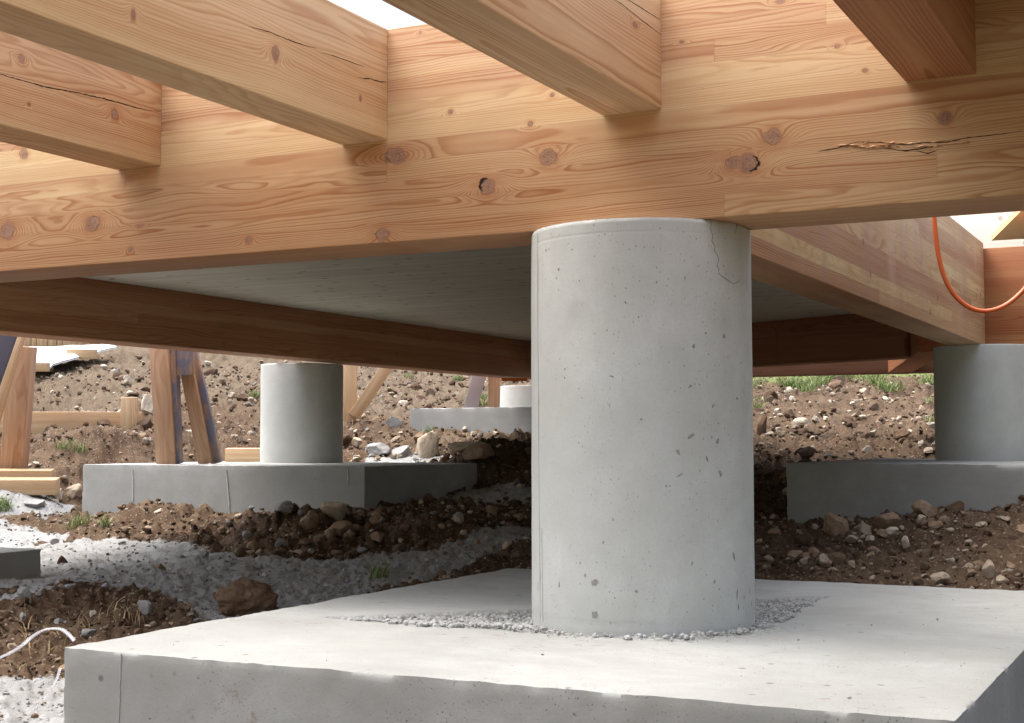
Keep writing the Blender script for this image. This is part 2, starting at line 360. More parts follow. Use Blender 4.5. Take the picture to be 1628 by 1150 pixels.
# split in the main beam, right
def sp(pts, wid, seed, m=M_DARK): return strip('split', [onY(x, y, YB) for x, y in pts], wid, (0, -1, 0), m, mb, (BX0, YB, ZT), .0007, seed)
sp([(1340,232),(1362,226),(1400,227),(1440,231),(1470,227),(1505,226),(1540,219),(1590,214),(1625,208)], .0018, 1)
sp([(1300,241),(1330,236),(1352,231)], .0018, 2)
sp([(1405,236),(1440,240),(1480,234),(1500,232)], .0022, 3)
sp([(1455,240),(1475,244),(1490,240)], .0018, 4)
def shards():
    V = []; Fc = []; q = random.Random(5)
    for i in range(46):
        px = q.uniform(1335, 1540); py = 231+(px-1335)/205*(-6)+q.uniform(-3, 9)*math.sin(math.pi*(px-1320)/240)
        a = onY(px, py, YB); l = q.uniform(.01, .045); h = q.uniform(.0012, .0035); out = q.uniform(.002, .006)
        b = len(V); tz = q.uniform(-.06, .12)
        V += [(a[0]-l/2, YB+.002, a[2]-l/2*tz), (a[0], YB+.002, a[2]-h), (a[0]+l/2, YB+.002, a[2]+l/2*tz), (a[0], YB+.002, a[2]+h), (a[0]+l*.15, YB-out, a[2])]
        Fc += [(b, b+1, b+4), (b+1, b+2, b+4), (b+2, b+3, b+4), (b+3, b, b+4)]
    V = np.array(V)-np.array((BX0, YB, ZT)); link('splinters', mesh_np('splinters', V, Fc), M_SPL, mb)
shards()

# joists: 0.14 x 0.27, fixed to the front face of the main beam, every 0.69 m
JY0 = -1.2
jx = [(-2.614, -2.469), (-1.907, -1.777), (-1.219, -1.080), (-.560, -.422)]
jl = ['cracked larch joist at the far left under the open sky, lowest edge pale sapwood',
      'larch joist with long drying crack, between the cracked left joist and the steep middle joist',
      'larch joist running up over the front column, with straight close grain and pale lower edge',
      'shaded reddish larch joist at the top right corner with one dark knot underneath']
def jk(px, py, w, h, xf, kind=0):
    c = onX(px, py, xf); t = onX(px, py-h/2, xf); u = onX(px, py+h/2, xf); a = onX(px-w/2, py, xf); b = onX(px+w/2, py, xf)
    return (c[1]-JY0, c[2]-.721, abs(b[1]-a[1])/2, abs(t[2]-u[2])/2, kind)
jkn = [[jk(34,93,10,14,jx[0][1]), jk(183,181,12,16,jx[0][1]), jk(46,166,5,6,jx[0][1])],
       [jk(212,23,7,16,jx[1][1]), jk(438,85,12,24,jx[1][1]), jk(573,157,4,9,jx[1][1])],
       [jk(1010,40,8,10,jx[2][1])],
       [(1.0, .10, .02, .02, 0)]]
joists = []
for i, (a, b) in enumerate(jx):
    m = wood('joist_wood_%d' % i, 20+i*3, solid=True, knots=jkn[i], heart=((.66,.46,.27), (.72,.54,.325), (.74,.58,.37), (.50,.26,.125))[i], sap=(.82,.68,.44), ring=(.0048,.0042,.0034,.005)[i], contrast=(1.0,.75,.9,.9)[i], wav=(.9,.7,.3,.7)[i])
    o = timber('joist', a, b, JY0, YB, .721, .991, 'Y', m, .003)
    o.rotation_euler = (0, 0, R_(90)); tag(o, jl[i], 'joist', 'joists fixed to the front of the main beam'); joists.append(o)
def jcrack(i, pts, wid, seed):
    xf = jx[i][1]; P_ = []
    for x, y in pts:
        c = onX(x, y, xf); P_.append((c[1]-JY0, -(xf-jx[i][1]), c[2]-.721))
    strip('drying_crack', P_, wid, (0, -1, 0), M_DARK, joists[i], (0, 0, 0), .0005, seed)
jcrack(0, [(-20,112),(20,124),(70,138),(120,147),(165,157),(205,168),(230,175),(256,178)], .0028, 1)
jcrack(1, [(395,42),(425,50),(455,62),(480,71),(503,77)], .0018, 2)
jcrack(1, [(512,84),(530,89),(550,96),(578,106)], .0014, 3)
jcrack(1, [(570,124),(590,126),(603,130),(616,131)], .0024, 4)
jcrack(2, [(960,-12),(990,8),(1020,32),(1052,56)], .0012, 5)
jcrack(2, [(985,-8),(1015,10),(1050,32)], .0012, 6)

# long beam that runs back above the right column
M_RB = wood('side_beam_wood', 41, .048, 4.3, rk(16, 4.2, .52, 3, .9), heart=(.57,.37,.235), sapamt=.12, stain=.6, contrast=.9)
rb = timber('side_beam', -1.235, -1.068, YB+.212, 7.41, ZT, ZTOP, 'Y', M_RB)
tag(rb, 'weathered laminated beam running back from the front column to the right rear column', 'beam')
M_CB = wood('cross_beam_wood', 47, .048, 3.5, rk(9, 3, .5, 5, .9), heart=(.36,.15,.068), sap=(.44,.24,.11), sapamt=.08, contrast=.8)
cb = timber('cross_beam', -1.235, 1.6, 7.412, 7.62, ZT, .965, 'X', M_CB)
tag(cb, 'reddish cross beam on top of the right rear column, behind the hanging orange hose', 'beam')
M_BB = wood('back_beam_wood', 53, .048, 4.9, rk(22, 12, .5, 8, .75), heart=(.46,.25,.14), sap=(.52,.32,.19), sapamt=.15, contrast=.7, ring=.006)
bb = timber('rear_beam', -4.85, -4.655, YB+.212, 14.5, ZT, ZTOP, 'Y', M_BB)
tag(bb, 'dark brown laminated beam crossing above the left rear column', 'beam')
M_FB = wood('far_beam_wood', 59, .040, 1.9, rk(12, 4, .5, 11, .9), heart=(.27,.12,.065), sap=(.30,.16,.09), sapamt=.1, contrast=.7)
fa, fz_ = (-4.60, 9.675), (-1.60, 8.254)
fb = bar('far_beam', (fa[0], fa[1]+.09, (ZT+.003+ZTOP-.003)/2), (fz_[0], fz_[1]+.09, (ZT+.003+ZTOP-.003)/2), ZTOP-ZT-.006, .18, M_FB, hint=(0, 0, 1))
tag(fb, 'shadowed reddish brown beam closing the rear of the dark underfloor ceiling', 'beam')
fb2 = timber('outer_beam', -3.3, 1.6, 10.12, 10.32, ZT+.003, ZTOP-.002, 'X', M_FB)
fb2.data.materials[0] = wood('shade_dark_outer_wood', 67, .048, 1.9, (), heart=(.13,.065,.04), sap=(.16,.09,.055), sapamt=.1, contrast=.7)  # underfloor shade is put into this near black wood colour
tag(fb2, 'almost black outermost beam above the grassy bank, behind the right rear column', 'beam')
bb.scale = (1, 1, 1)
a = onz(1424, 596, ZT); b = onz(1478, 562, ZT)
db = bar('diagonal_timber', (a[0], a[1]+.05, ZT+.09), (b[0]+.03, b[1]-.05, ZT+.09), .16, .17, M_CB, hint=(1, 0, 0))
tag(db, 'short diagonal timber just left of the right rear column top, its underside catching light', 'timber')

# plywood / laminated floor panel seen from below
g = G('panel_wood'); p = g.obj()
st = g.noise(g.vm('MULTIPLY', p, (1.2, 16, 1)), 1, 4, .6); s2 = g.noise(g.vm('MULTIPLY', p, (4, 160, 1)), 1, 3, .6)
vx = g.n('ShaderNodeTexVoronoi', feature='F1', voronoi_dimensions='2D'); g.L(g.vm('MULTIPLY', p, (1.0, 3.0, 0)), vx.inputs['Vector']); vx.inputs['Scale'].default_value = 3.2
vr = g.xyz(vx.outputs['Color'])
c = g.mix(g.mr(st, .35, .7), (.78, .765, .65), (.62, .60, .50)); c = g.mix(g.mr(s2, .4, .7, 0, .4), c, (.26, .235, .17))
kk = g.ma('MULTIPLY', g.mr(vx.outputs['Distance'], .03, .085, 1, 0), g.ma('LESS_THAN', vr[0], .6)); c = g.mix(g.ma('MULTIPLY', kk, .95), c, (.10, .06, .035))
bd = g.ma('FRACT', g.ma('DIVIDE', g.xyz(p)[1], .145)); c = g.mix(g.mr(bd, 0, .02, .4, 0), c, (.10, .08, .05))
M_PAN = g.fin(c, .8, g.bump(s2, .0008), .2)
def prism(name, poly, z0, z1, mat):
    n = len(poly); bm = bmesh.new(); vs_ = [bm.verts.new((x, y, z0)) for x, y in poly]+[bm.verts.new((x, y, z1)) for x, y in poly]
    bm.faces.new(vs_[:n][::-1]); bm.faces.new(vs_[n:])
    for i in range(n): bm.faces.new((vs_[i], vs_[(i+1) % n], vs_[n+(i+1) % n], vs_[n+i]))
    bmesh.ops.recalc_face_normals(bm, faces=bm.faces[:]); me = bpy.data.meshes.new(name); bm.to_mesh(me); bm.free(); return link(name, me, mat)
pn = prism('ceiling_panel', [(-4.652, YB+.213), (-1.238, YB+.213), (-1.238, 8.06), (-4.652, 9.68)], .752, .988, M_PAN)
tag(pn, 'greyish timber floor panel seen from below, between the beams left of the front column', 'panel')
# deck sheet already laid over the right end of the joists
dk2 = timber('deck_sheet', -.35, 1.9, 3.12, 7.40, .994, 1.018, 'X', M_PAN, .002)
tag(dk2, 'floor sheet shading the rubble at the right, above the loop of the orange hose', 'sheet')
rbm = timber('sky_block_beam', BX0, .9, JY0-.212, JY0-.002, ZT, ZTOP, 'X', M_RB)  # unseen beam behind the camera, added to cut low sky light
tag(rbm, 'unseen laminated beam added at the near joist ends, blocking low sky light', 'beam')
sky_block_deck = timber('deck_sheet', -7.5, 4.0, -5.5, JY0-.25, .994, 1.018, 'X', M_PAN, .002)  # unseen deck, added to darken the front face of the near block
tag(sky_block_deck, 'unseen floor deck added behind the camera to block low sky light', 'sheet')
dk = timber('deck_sheet', -.50, .45, .35, 3.05, .994, 1.018, 'X', M_PAN, .002)
tag(dk, 'floor sheet laid on top of the joists at the top right, shading them', 'sheet')

# pale upstand wall and overhanging soffit at the far right
g = G('fresh_board'); p = g.obj(); x, y, z = g.xyz(p)
gr = g.noise(g.vm('MULTIPLY', p, (2, 2, 60)), 1, 3, .6)
vx = g.n('ShaderNodeTexVoronoi', feature='F1', voronoi_dimensions='2D'); g.L(g.comb(x, z, 0.0), vx.inputs['Vector']); vx.inputs['Scale'].default_value = 6.5
c = g.mix(gr, (.84, .80, .70), (.78, .70, .56)); c = g.mix(g.mr(vx.outputs['Distance'], .07, .13, .75, 0), c, (.42, .33, .27))
M_FRESH = g.fin(c, .6, None, .3)
uw = timber('upstand_wall', -2.6, 1.8, 9.30, 9.38, .975, 1.62, 'X', M_FRESH, .003)
tag(uw, 'bright pale timber wall with round knots behind the right cross beam', 'wall')
M_SOF = wood('soffit_wood', 71, .04, 1.5, (), heart=(.46,.27,.15), sapamt=.1, contrast=.6)
q0 = onz(1576, 383, 1.14); q1 = onz(1628, 331, 1.14); 
sf = prism('roof_soffit', [(q0[0], q0[1]), (q1[0], q1[1]), (q1[0]+1.5, q1[1]), (q0[0]+1.5, q0[1]+.05)], 1.14, 1.17, M_SOF)
tag(sf, 'dark triangular overhanging sheet with pale cut edge at the right border', 'soffit')

# ------------------------------------------------------------------ concrete columns and footings
def column(name, cx, cy, R, z0, z1, mat, label, detail=1.0, seed=0):
    nu = int(200*detail); nv = int(120*detail); A = np.linspace(0, 2*np.pi, nu, endpoint=False)
    hz = z1-z0; Z = np.concatenate([np.linspace(0, hz-.035, nv), np.linspace(hz-.033, hz, 14)])
    AA, ZZ = np.meshgrid(A, Z, indexing='ij')
    rr = R+.0007*fbm(np.cos(AA)*3+9, np.sin(AA)*3+9, ZZ*3, 3, seed)+.0004*vnoise(np.cos(AA)*14+30, np.sin(AA)*14+30, ZZ*14, seed+5)
    rr = rr-.0005*np.exp(-((ZZ-(hz-.030))/.0016)**2)-.0012*np.exp(-((ZZ-.03)/.002)**2)
    ch = np.clip(1-(hz-ZZ)/.006, 0, 1); rr = rr-ch*(.002+.0035*np.clip(vnoise(np.cos(AA)*22+50, np.sin(AA)*22+50, None, seed+8), 0, 1))
    rr = rr-.003*np.clip(vnoise(np.cos(AA)*9+80, np.sin(AA)*9+80, ZZ*9, seed+3)-.55, 0, 1)
    V = np.stack([rr*np.cos(AA), rr*np.sin(AA), ZZ], -1).reshape(-1, 3); Fc = grid_faces(nu, len(Z), True)
    V = np.vstack([V, [[0, 0, hz]]]); me = mesh_np(name, V, Fc, True)
    o = link(name, me, mat); o.location = (cx, cy, z0)
    capm = bpy.data.meshes.new('top'); top = [(float((R-.003)*math.cos(t)), float((R-.003)*math.sin(t)), hz-.001) for t in A]
    capm.from_pydata(top, [], [tuple(range(nu))]); link('top_face', capm, mat, o)
    tag(o, label, 'column', 'round concrete columns'); return o
C1 = (-1.190, 3.031)
c1 = column('concrete_column', *C1, .25, ZB-.004, ZT-.001, M_CON1, 'big pale concrete column in the foreground carrying the main beam', 1.0, 1)
c2 = column('concrete_column', -4.955, 7.075, .245, -.126, ZT-.012, M_CON1, 'rear concrete column on the left block, beside the blue stained timber prop', .5, 2)
c3 = column('concrete_column', -1.085, 7.50, .25, -.10, ZT-.001, M_CON1, 'shaded concrete column at the right edge under the cross beam', .5, 3)

def on_col(px, py, C=C1, R=.2505):
    d = ray(px, py); a = d[0]**2+d[1]**2; b = -2*(d[0]*C[0]+d[1]*C[1]); c = C[0]**2+C[1]**2-R*R
    disc = b*b-4*a*c
    if disc < 0: return None
    t = (-b-math.sqrt(disc))/(2*a); return d*t
def col_strip(name, pts, wid, mat, par, C, base, seed):
    q = [on_col(x, y, C) for x, y in pts]; q = [Vector(v) for v in q if v is not None]
    mid = q[len(q)//2]; n = (mid-Vector((C[0], C[1], mid.z))); n.z = 0
    return strip(name, q, wid, n.normalized(), mat, par, base, .0004, seed)
b1 = (C1[0], C1[1], ZB-.004)
col_strip('crack', [(1131,352),(1130,364),(1133,374),(1132,384),(1137,392),(1136,399),(1141,406),(1143,414),(1140,422),(1143,429),(1142,437)], .0009, M_CRK, c1, C1, b1, 3)
col_strip('crack', [(1144,436),(1150,441),(1158,446),(1166,452),(1172,449),(1178,444)], .0009, M_CRK, c1, C1, b1, 4)
col_strip('crack', [(1174,352),(1171,362),(1169,372)], .0014, M_CRK, c1, C1, b1, 5)
g = G('form_line'); M_FL = g.fin((.36, .36, .345), .9, spec=.1)
col_strip('formwork_seam', [(855,372),(855,500),(856,640),(857,760),(858,880),(859,992)], .0012, M_FL, c1, C1, b1, 6)
col_strip('formwork_seam', [(861,840),(862,900),(863,990)], .0010, M_FL, c1, C1, b1, 7)
g = G('scuff'); p = g.obj(); M_SC = g.fin(g.mix(g.noise(p, 160, 2), (.40, .40, .38), (.13, .12, .11)), .95, spec=.1)
def gouge(px, py, w, h, ang, seed):
    q = random.Random(seed); c = on_col(px, py)
    if c is None: return []
    n = Vector((c[0]-C1[0], c[1]-C1[1], 0)).normalized(); t = Vector((0, 0, 1)).cross(n).normalized()*1.0
    k = np.linalg.norm(c)/F_PX; out = []
    N = 11
    for i in range(N):
        a = 2*math.pi*i/N; rr = q.uniform(.55, 1.1); ex = math.cos(a)*w/2*k*rr; ez = math.sin(a)*h/2*k*rr
        x2 = ex*math.cos(ang)-ez*math.sin(ang); z2 = ex*math.sin(ang)+ez*math.cos(ang)
        # keep it on the curved skin
        th = math.atan2(n.y, n.x)+(x2/.25); out.append((.2506*math.cos(th), .2506*math.sin(th), c[2]+z2-b1[2]))
    return out
GV = []; GF = []
for i, (x, y, w, h, a) in enumerate([(1098,694,15,7,.6),(1141,702,6,12,-.1),(1078,719,5,13,.5),(1145,753,8,14,.4),(1082,755,16,4,.4),(1124,730,4,10,.3),(945,926,14,13,0),(946,978,16,16,0),
      (1059,773,4,5,.5),(1065,773,3,5,-.5),(1167,885,6,20,.3),(1172,945,4,18,-.1),(1174,965,4,12,.1),(930,915,4,7,0),(889,930,4,10,0),(1012,940,6,5,-.6),(959,863,5,6,-.7),(1100,897,3,10,-.3),(888,428,6,5,.6),(868,398,3,7,0),
      (1089,442,2,6,0),(1107,380,3,3,0),(1136,925,5,8,-.5),(1192,940,3,14,0),(1195,960,3,12,0),(1183,950,3,10,.1),(972,598,8,3,0),(1019,667,5,5,0),(1134,645,5,10,-.6),(1098,614,7,6,0),(1151,534,7,10,0),(1103,550,7,9,-.3),(1122,530,5,5,.4),(857,640,2,12,0),(855,935,2,18,0)]):
    o_ = gouge(x, y, w, h, a, i)
    if o_:
        b_ = len(GV); GV += o_+[tuple(np.mean(o_, 0)*np.array((1.0015, 1.0015, 1)))]; GF += [(b_+j, b_+(j+1) % 11, b_+11) for j in range(11)]
link('surface_pits', mesh_np('pits', GV, GF), M_SC, c1)

HOL = np.array([(-1.91, 2.803), (-1.527, 3.180), (-.955, 3.777), (-.900, 3.30), (-.905, 2.95), (-1.02, 2.77), (-1.20, 2.74), (-1.40, 2.755), (-1.60, 2.735)])
def hollow(x, y):
    """worn hollow of exposed aggregate round the column, sharp lip along its rear diagonal; returns depth 0-1 and mask"""
    wv = .030*vnoise(x*9, y*9, None, 5)+.014*vnoise(x*31, y*31, None, 6); e_ = np.full(x.shape, 9.0); s_ = np.full(x.shape, 9.0); ins = np.zeros(x.shape, bool)
    for i in range(len(HOL)):
        a, b = HOL[i-1], HOL[i]; v = b-a; t = np.clip(((x-a[0])*v[0]+(y-a[1])*v[1])/(v@v), 0, 1); q_ = np.hypot(x-a[0]-t*v[0], y-a[1]-t*v[1])
        if i in (1, 2): s_ = np.minimum(s_, q_)
        else: e_ = np.minimum(e_, q_)
        ins ^= ((a[1] > y) != (b[1] > y)) & (x < (b[0]-a[0])*(y-a[1])/(b[1]-a[1]+1e-12)+a[0])
    e2 = np.clip(e_+wv*.8, 0, None); d = np.where(ins, e2/(e2+s_+1e-4), 0)
    return d, np.where(ins, np.clip(e2/.03, 0, 1), 0)
def footing(name, x0, x1, y0, y1, z0, z1, mat, label, step=.012, seed=0, recess=False, chip=.007):
    def axis(a, b): 
        n = max(2, int((b-a)/step)); return np.linspace(a, b, n+1)
    xs, ys, zs = axis(x0, x1), axis(y0, y1), axis(z0, z1)
    idx = {}; V = []; Fc = []
    def vid(p):
        k = (round(p[0]*1e4), round(p[1]*1e4), round(p[2]*1e4))
        if k not in idx: idx[k] = len(V); V.append(p)
        return idx[k]
    def face(A, B, f, flip):
        ids = [[vid(f(a, b)) for b in B] for a in A]
        for i in range(len(A)-1):
            for j in range(len(B)-1):
                q = (ids[i][j], ids[i+1][j], ids[i+1][j+1], ids[i][j+1]); Fc.append(q[::-1] if flip else q)
    face(xs, ys, lambda a, b: (a, b, z1), False)
    face(xs, zs, lambda a, b: (a, y0, b), False); face(xs, zs, lambda a, b: (a, y1, b), True)
    face(ys, zs, lambda a, b: (x1, a, b), False); face(ys, zs, lambda a, b: (x0, a, b), True)
    V = np.array(V); x, y, z = V.T
    n3 = lambda k, s, o=4: fbm(x*k+20, y*k+20, z*k+20, o, s)
    # distances to the box planes
    dx = np.minimum(x-x0, x1-x); dy = np.minimum(y-y0, y1-y); dzt = z1-z
    cxs = np.sign((x0+x1)/2-x); cys = np.sign((y0+y1)/2-y)
    onxf, onyf, ontop = dx < 1e-6, dy < 1e-6, dzt < 1e-6
    e = .0012
    nx_ = n3(7, seed)*.004*0+n3(18, seed+3)*e
    V2 = V.copy()
    dxy = np.where(onxf, dy, np.where(onyf, dx, 9)); etop = np.where(ontop, np.minimum(dx, dy), np.where(onxf | onyf, dzt, 9)); ev = np.where(ontop, 9, dxy)
    c1_ = np.clip(vnoise(x*26+5, y*26+5, z*26, seed+11), -.35, 1)+.35; c2_ = np.clip(vnoise(x*11+5, y*11+5, z*11, seed+12)-.52, 0, 1)*2.6
    amt = chip*(.25+c1_*.6+c2_+.5*np.clip(vnoise(x*60, y*60, z*60, seed+14), 0, 1))
    f1 = np.exp(-etop/(.010)); f2 = np.exp(-ev/.010)
    V2[:, 2] -= np.where(ontop | onxf | onyf, f1*amt*.55, 0)*(etop < .05)
    V2[:, 0] += np.where(onxf, cxs*(f1*amt*.55*(etop < .05)+f2*amt*.6), 0)+np.where(onxf, nx_, 0)
    V2[:, 1] += np.where(onyf, cys*(f1*amt*.55*(etop < .05)+f2*amt*.6), 0)+np.where(onyf, nx_, 0)
    V2[:, 2] += np.where(ontop, n3(5, seed+6)*.003+n3(22, seed+7)*.0008, 0)
    rough = np.clip((f1*1.2+f2*.8)*np.clip(c2_*2.5, 0, 1), 0, 1)*.12
    if recess:
        # worn hollow of exposed aggregate behind the column, with a sharp rear lip
        d, m = hollow(x, y); d = d*ontop; m = m*ontop
        rc = np.hypot(x-C1[0], y-C1[1]); ringn = np.clip(1-(rc-.25)/(.035+.05*np.clip(vnoise(x*6, y*6, None, 9)+.3, 0, 1)), 0, 1)*ontop
        m = np.clip(d*3, 0, 1)
        V2[:, 2] += -.022*np.clip(d*1.6, 0, 1)+m*(.015*np.abs(vnoise(x*38, y*38, None, 21))+.007*vnoise(x*70, y*70, None, 22))
        V2[:, 2] += ringn*(.010*np.clip(vnoise(x*30, y*30, None, 31)+.35, 0, 1.2)+.004*vnoise(x*80, y*80, None, 32))
        rough = np.clip(np.maximum(rough, np.maximum(m, np.clip(ringn*1.6, 0, 1)*.8)), 0, 1)
        # faint trowel ridges
        ln = np.abs(((y-2.62)+.02*(x+1.2))); V2[:, 2] += ontop*.0016*np.exp(-(ln/.006)**2)*(x > -1.0)
    me = mesh_np(name, V2-np.array(((x0+x1)/2, (y0+y1)/2, z0)), Fc, True, {'rough': rough})
    try: me.set_sharp_from_angle(angle=R_(55))
    except Exception: pass
    o = link(name, me, mat); o.location = ((x0+x1)/2, (y0+y1)/2, z0)
    return tag(o, label, 'footing', 'square concrete footing blocks')
f1 = footing('concrete_footing', -2.098, -.366, 2.176, 4.153, -.76, ZB, M_CONF, 'large flat concrete block in the foreground under the front column', .0085, 1, True)
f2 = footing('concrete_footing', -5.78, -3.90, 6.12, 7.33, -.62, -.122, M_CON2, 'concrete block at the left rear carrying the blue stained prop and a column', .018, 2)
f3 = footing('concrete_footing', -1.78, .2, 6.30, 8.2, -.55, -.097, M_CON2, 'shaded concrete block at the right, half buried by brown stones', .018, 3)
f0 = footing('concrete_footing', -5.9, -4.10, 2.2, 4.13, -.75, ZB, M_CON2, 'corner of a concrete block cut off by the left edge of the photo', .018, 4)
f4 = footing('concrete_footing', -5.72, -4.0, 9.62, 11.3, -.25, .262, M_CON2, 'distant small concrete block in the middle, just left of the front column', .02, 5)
c4 = column('concrete_column', -5.0, 10.30, .25, .26, ZT-.03, M_CON1, 'short distant concrete column with an orange packer, beside the front column', .5, 4)
# seams and chips on the near block
def fs(pts, wid, seed, n=(0, -1, 0), Y=2.176, m=M_FL):
    return strip('joint_line', [onY(x, y, Y) for x, y in pts], wid, n, m, f1, ((-2.098-.366)/2, (2.176+4.153)/2, -.76), .0012, seed)
fs([(193,1040),(191,1080),(190,1120),(188,1170)], .0035, 1)

M_LT = G('laitance_line').fin((.52, .53, .52), .9)
for k_, (pts, sd_) in enumerate([([(211,746),(212,775),(211,812)], 1), ([(360,746),(363,780),(366,816)], 2), ([(553,745),(554,772)], 3)]):
    strip('joint_line', [onY(x, y, 6.12) for x, y in pts], .006, (0, -1, 0), M_LT, f2, ((-5.78-3.90)/2, (6.12+7.33)/2, -.62), .004, sd_)
# ------------------------------------------------------------------ terrain
CP = []   # (x, y, z)
def cp(px, py, D): v = dep(px, py, D); CP.append(tuple(v))
def cw(x, y, z): CP.append((x, y, z))
for a in [(50,1120,3.3),(20,990,4.2),(90,1060,3.6),(150,955,4.7),(300,975,4.6),(420,965,4.7),(200,900,5.9),(400,895,5.7),(600,905,5.4),(780,900,5.3),(840,880,5.4),
          (60,850,7.6),(200,835,7.6),(240,816,7.7),(130,815,8.6),(330,835,7.3),(430,840,6.85),(510,832,6.7),(560,850,6.5),(620,845,6.5),(720,830,6.7),(820,835,6.5),(740,800,7.4),(840,790,7.6),
          (790,745,9.0),(830,770,8.4),(700,705,10.3),(600,690,10.6),(690,695,10.8),(840,695,10.4),(760,715,9.7),
          (30,780,8.3),(60,720,9.5),(150,715,9.4),(100,700,10.0),(50,690,10.8),(200,690,10.6),(380,735,9.6),(380,680,11.2),(570,668,11.5),
          (250,650,12.0),(100,620,13.5),(330,610,13.8),(620,620,13.8),(400,590,15.5),(100,590,15.2),(620,590,15.8),(200,560,17.5),(30,560,17.5),
          (1230,705,10.2),(1350,712,9.9),(1480,705,10.0),(1230,660,12.2),(1350,650,12.4),(1480,650,12.2),(1230,618,14.2),(1350,613,14.4),(1470,610,14.2),(1230,596,16),(1470,592,16),
          (1230,800,6.9),(1230,880,5.2),(1300,830,6.55),(1400,822,6.3),(1500,815,6.15),(1620,808,6.0),(1350,890,5.1),(1500,880,5.0),(1620,870,4.95),(1230,925,4.45),(1400,936,4.25),(1600,950,4.05),(1560,915,4.5)]: cp(*a)
for a in [(-3,-3,-.75),(3,-3,-.75),(-6,0,-.7),(0,0,-.75),(3,2,-.6),(1.5,4.5,-.45),(2,8,-.1),(-1.2,3.2,-.62),(-9,3,-.6),(-9,6,-.3),(-9,9,.1),(-14,12,.9),(-10,14,1.2),(-4.9,7,-.4),(-.8,7.3,-.3),(3,12,.5),(2,16,1.0),
          (-5,20,1.5),(-16,20,1.9),(-8,25,2.2),(-20,5,.2),(8,8,.2),(8,20,1.2),(-5,-12,-1.2),(10,-8,-1.0),(-15,-5,-1),(-2.6,6.2,-.40),(-2.6,8.0,-.22),(-3.0,9.3,-.05)]: cw(*a)
CPn = np.array(CP)
def _phi(d): return np.sqrt(d*d+.05)
_A = _phi(np.hypot(CPn[:, None, 0]-CPn[None, :, 0], CPn[:, None, 1]-CPn[None, :, 1])); _n = len(CPn)
_P = np.c_[np.ones(_n), CPn[:, :2]]; _M = np.block([[_A-np.eye(_n)*.02, _P], [_P.T, np.zeros((3, 3))]])
_wt = np.linalg.solve(_M, np.r_[CPn[:, 2], 0, 0, 0])
def base_h(x, y):
    sh = x.shape; x = x.ravel(); y = y.ravel(); o = np.empty_like(x)
    for i in range(0, len(x), 20000):
        xs_, ys_ = x[i:i+20000], y[i:i+20000]
        o[i:i+20000] = _phi(np.hypot(xs_[:, None]-CPn[None, :, 0], ys_[:, None]-CPn[None, :, 1])) @ _wt[:_n]+_wt[_n]+_wt[_n+1]*xs_+_wt[_n+2]*ys_
    rr = np.hypot(x, y); t = np.clip((rr-22)/25, 0, 1); far = 2.0+.9*vnoise(x*.02+3, y*.02+3)
    far = np.where(y < 2, -.9+0*x, far); o = o*(1-t)+far*t
    return np.clip(o, -2.5, 4).reshape(sh)
def mortar_mask(x, y):
    """pale spilled screed on the ground"""
    n = fbm(x*2.6, y*2.6, None, 4, 40)*.35
    m = np.zeros_like(x)
    def blob(px, py, z, rx, ry, ang=0):
        c = onz(px, py, z); dx, dy = x-c[0], y-c[1]; ca, sa = math.cos(ang), math.sin(ang)
        d = np.sqrt(((dx*ca+dy*sa)/rx)**2+((-dx*sa+dy*ca)/ry)**2); return np.clip((1.0-d+n)*3.2, 0, 1)
    PG = np.array([onz(a_, b_, -.5)[:2] for a_, b_ in [(-60,850),(60,852),(150,864),(230,872),(300,880),(350,892),(480,904),(620,906),(760,893),(850,880),(850,903),(700,925),(620,932),(480,970),(400,982),(330,978),(250,948),(160,934),(70,940),(-20,940)]])
    sd_ = np.full(x.shape, 9.0); ins = np.zeros(x.shape, bool)
    for i_ in range(len(PG)):
        a_, b_ = PG[i_-1], PG[i_]; e_ = b_-a_; t_ = np.clip(((x-a_[0])*e_[0]+(y-a_[1])*e_[1])/(e_@e_), 0, 1)
        sd_ = np.minimum(sd_, np.hypot(x-a_[0]-t_*e_[0], y-a_[1]-t_*e_[1]))
        cr_ = ((a_[1] > y) != (b_[1] > y)) & (x < (b_[0]-a_[0])*(y-a_[1])/(b_[1]-a_[1]+1e-12)+a_[0]); ins ^= cr_
    m = np.clip((np.where(ins, sd_, -sd_)+.05+n*.25)*9, 0, 1)
    soil_ = np.maximum(blob(235,822,-.38,.42,.20,.5), blob(120,838,-.42,.30,.10,.5)); m = m*(1-soil_)
    for a in [(30,845,-.50,.35,.25,.6),(800,750,-.16,.50,.45,0),
              (55,802,-.36,.35,.22,0),(40,1105,-.58,.35,.22,.3),(630,668,.13,.25,.16,0),(640,715,-.05,.4,.25,0),(60,975,-.54,.10,.2,0),(120,610,.5,.9,.3,.3)]:
        m = np.maximum(m, blob(*a))
    return m
HEAPS = [(800,765,8.7,.40,.20),(700,850,6.2,.25,.07),(430,850,6.7,.18,.06),(158,698,9.6,.24,.12),(240,806,7.5,.24,.08),(120,960,4.5,.35,.05),(505,828,6.6,.20,.05),(640,835,6.5,.18,.04),(1240,715,9.6,.25,.08),(1400,712,9.4,.5,.05),(235,650,11.4,.2,.12)]
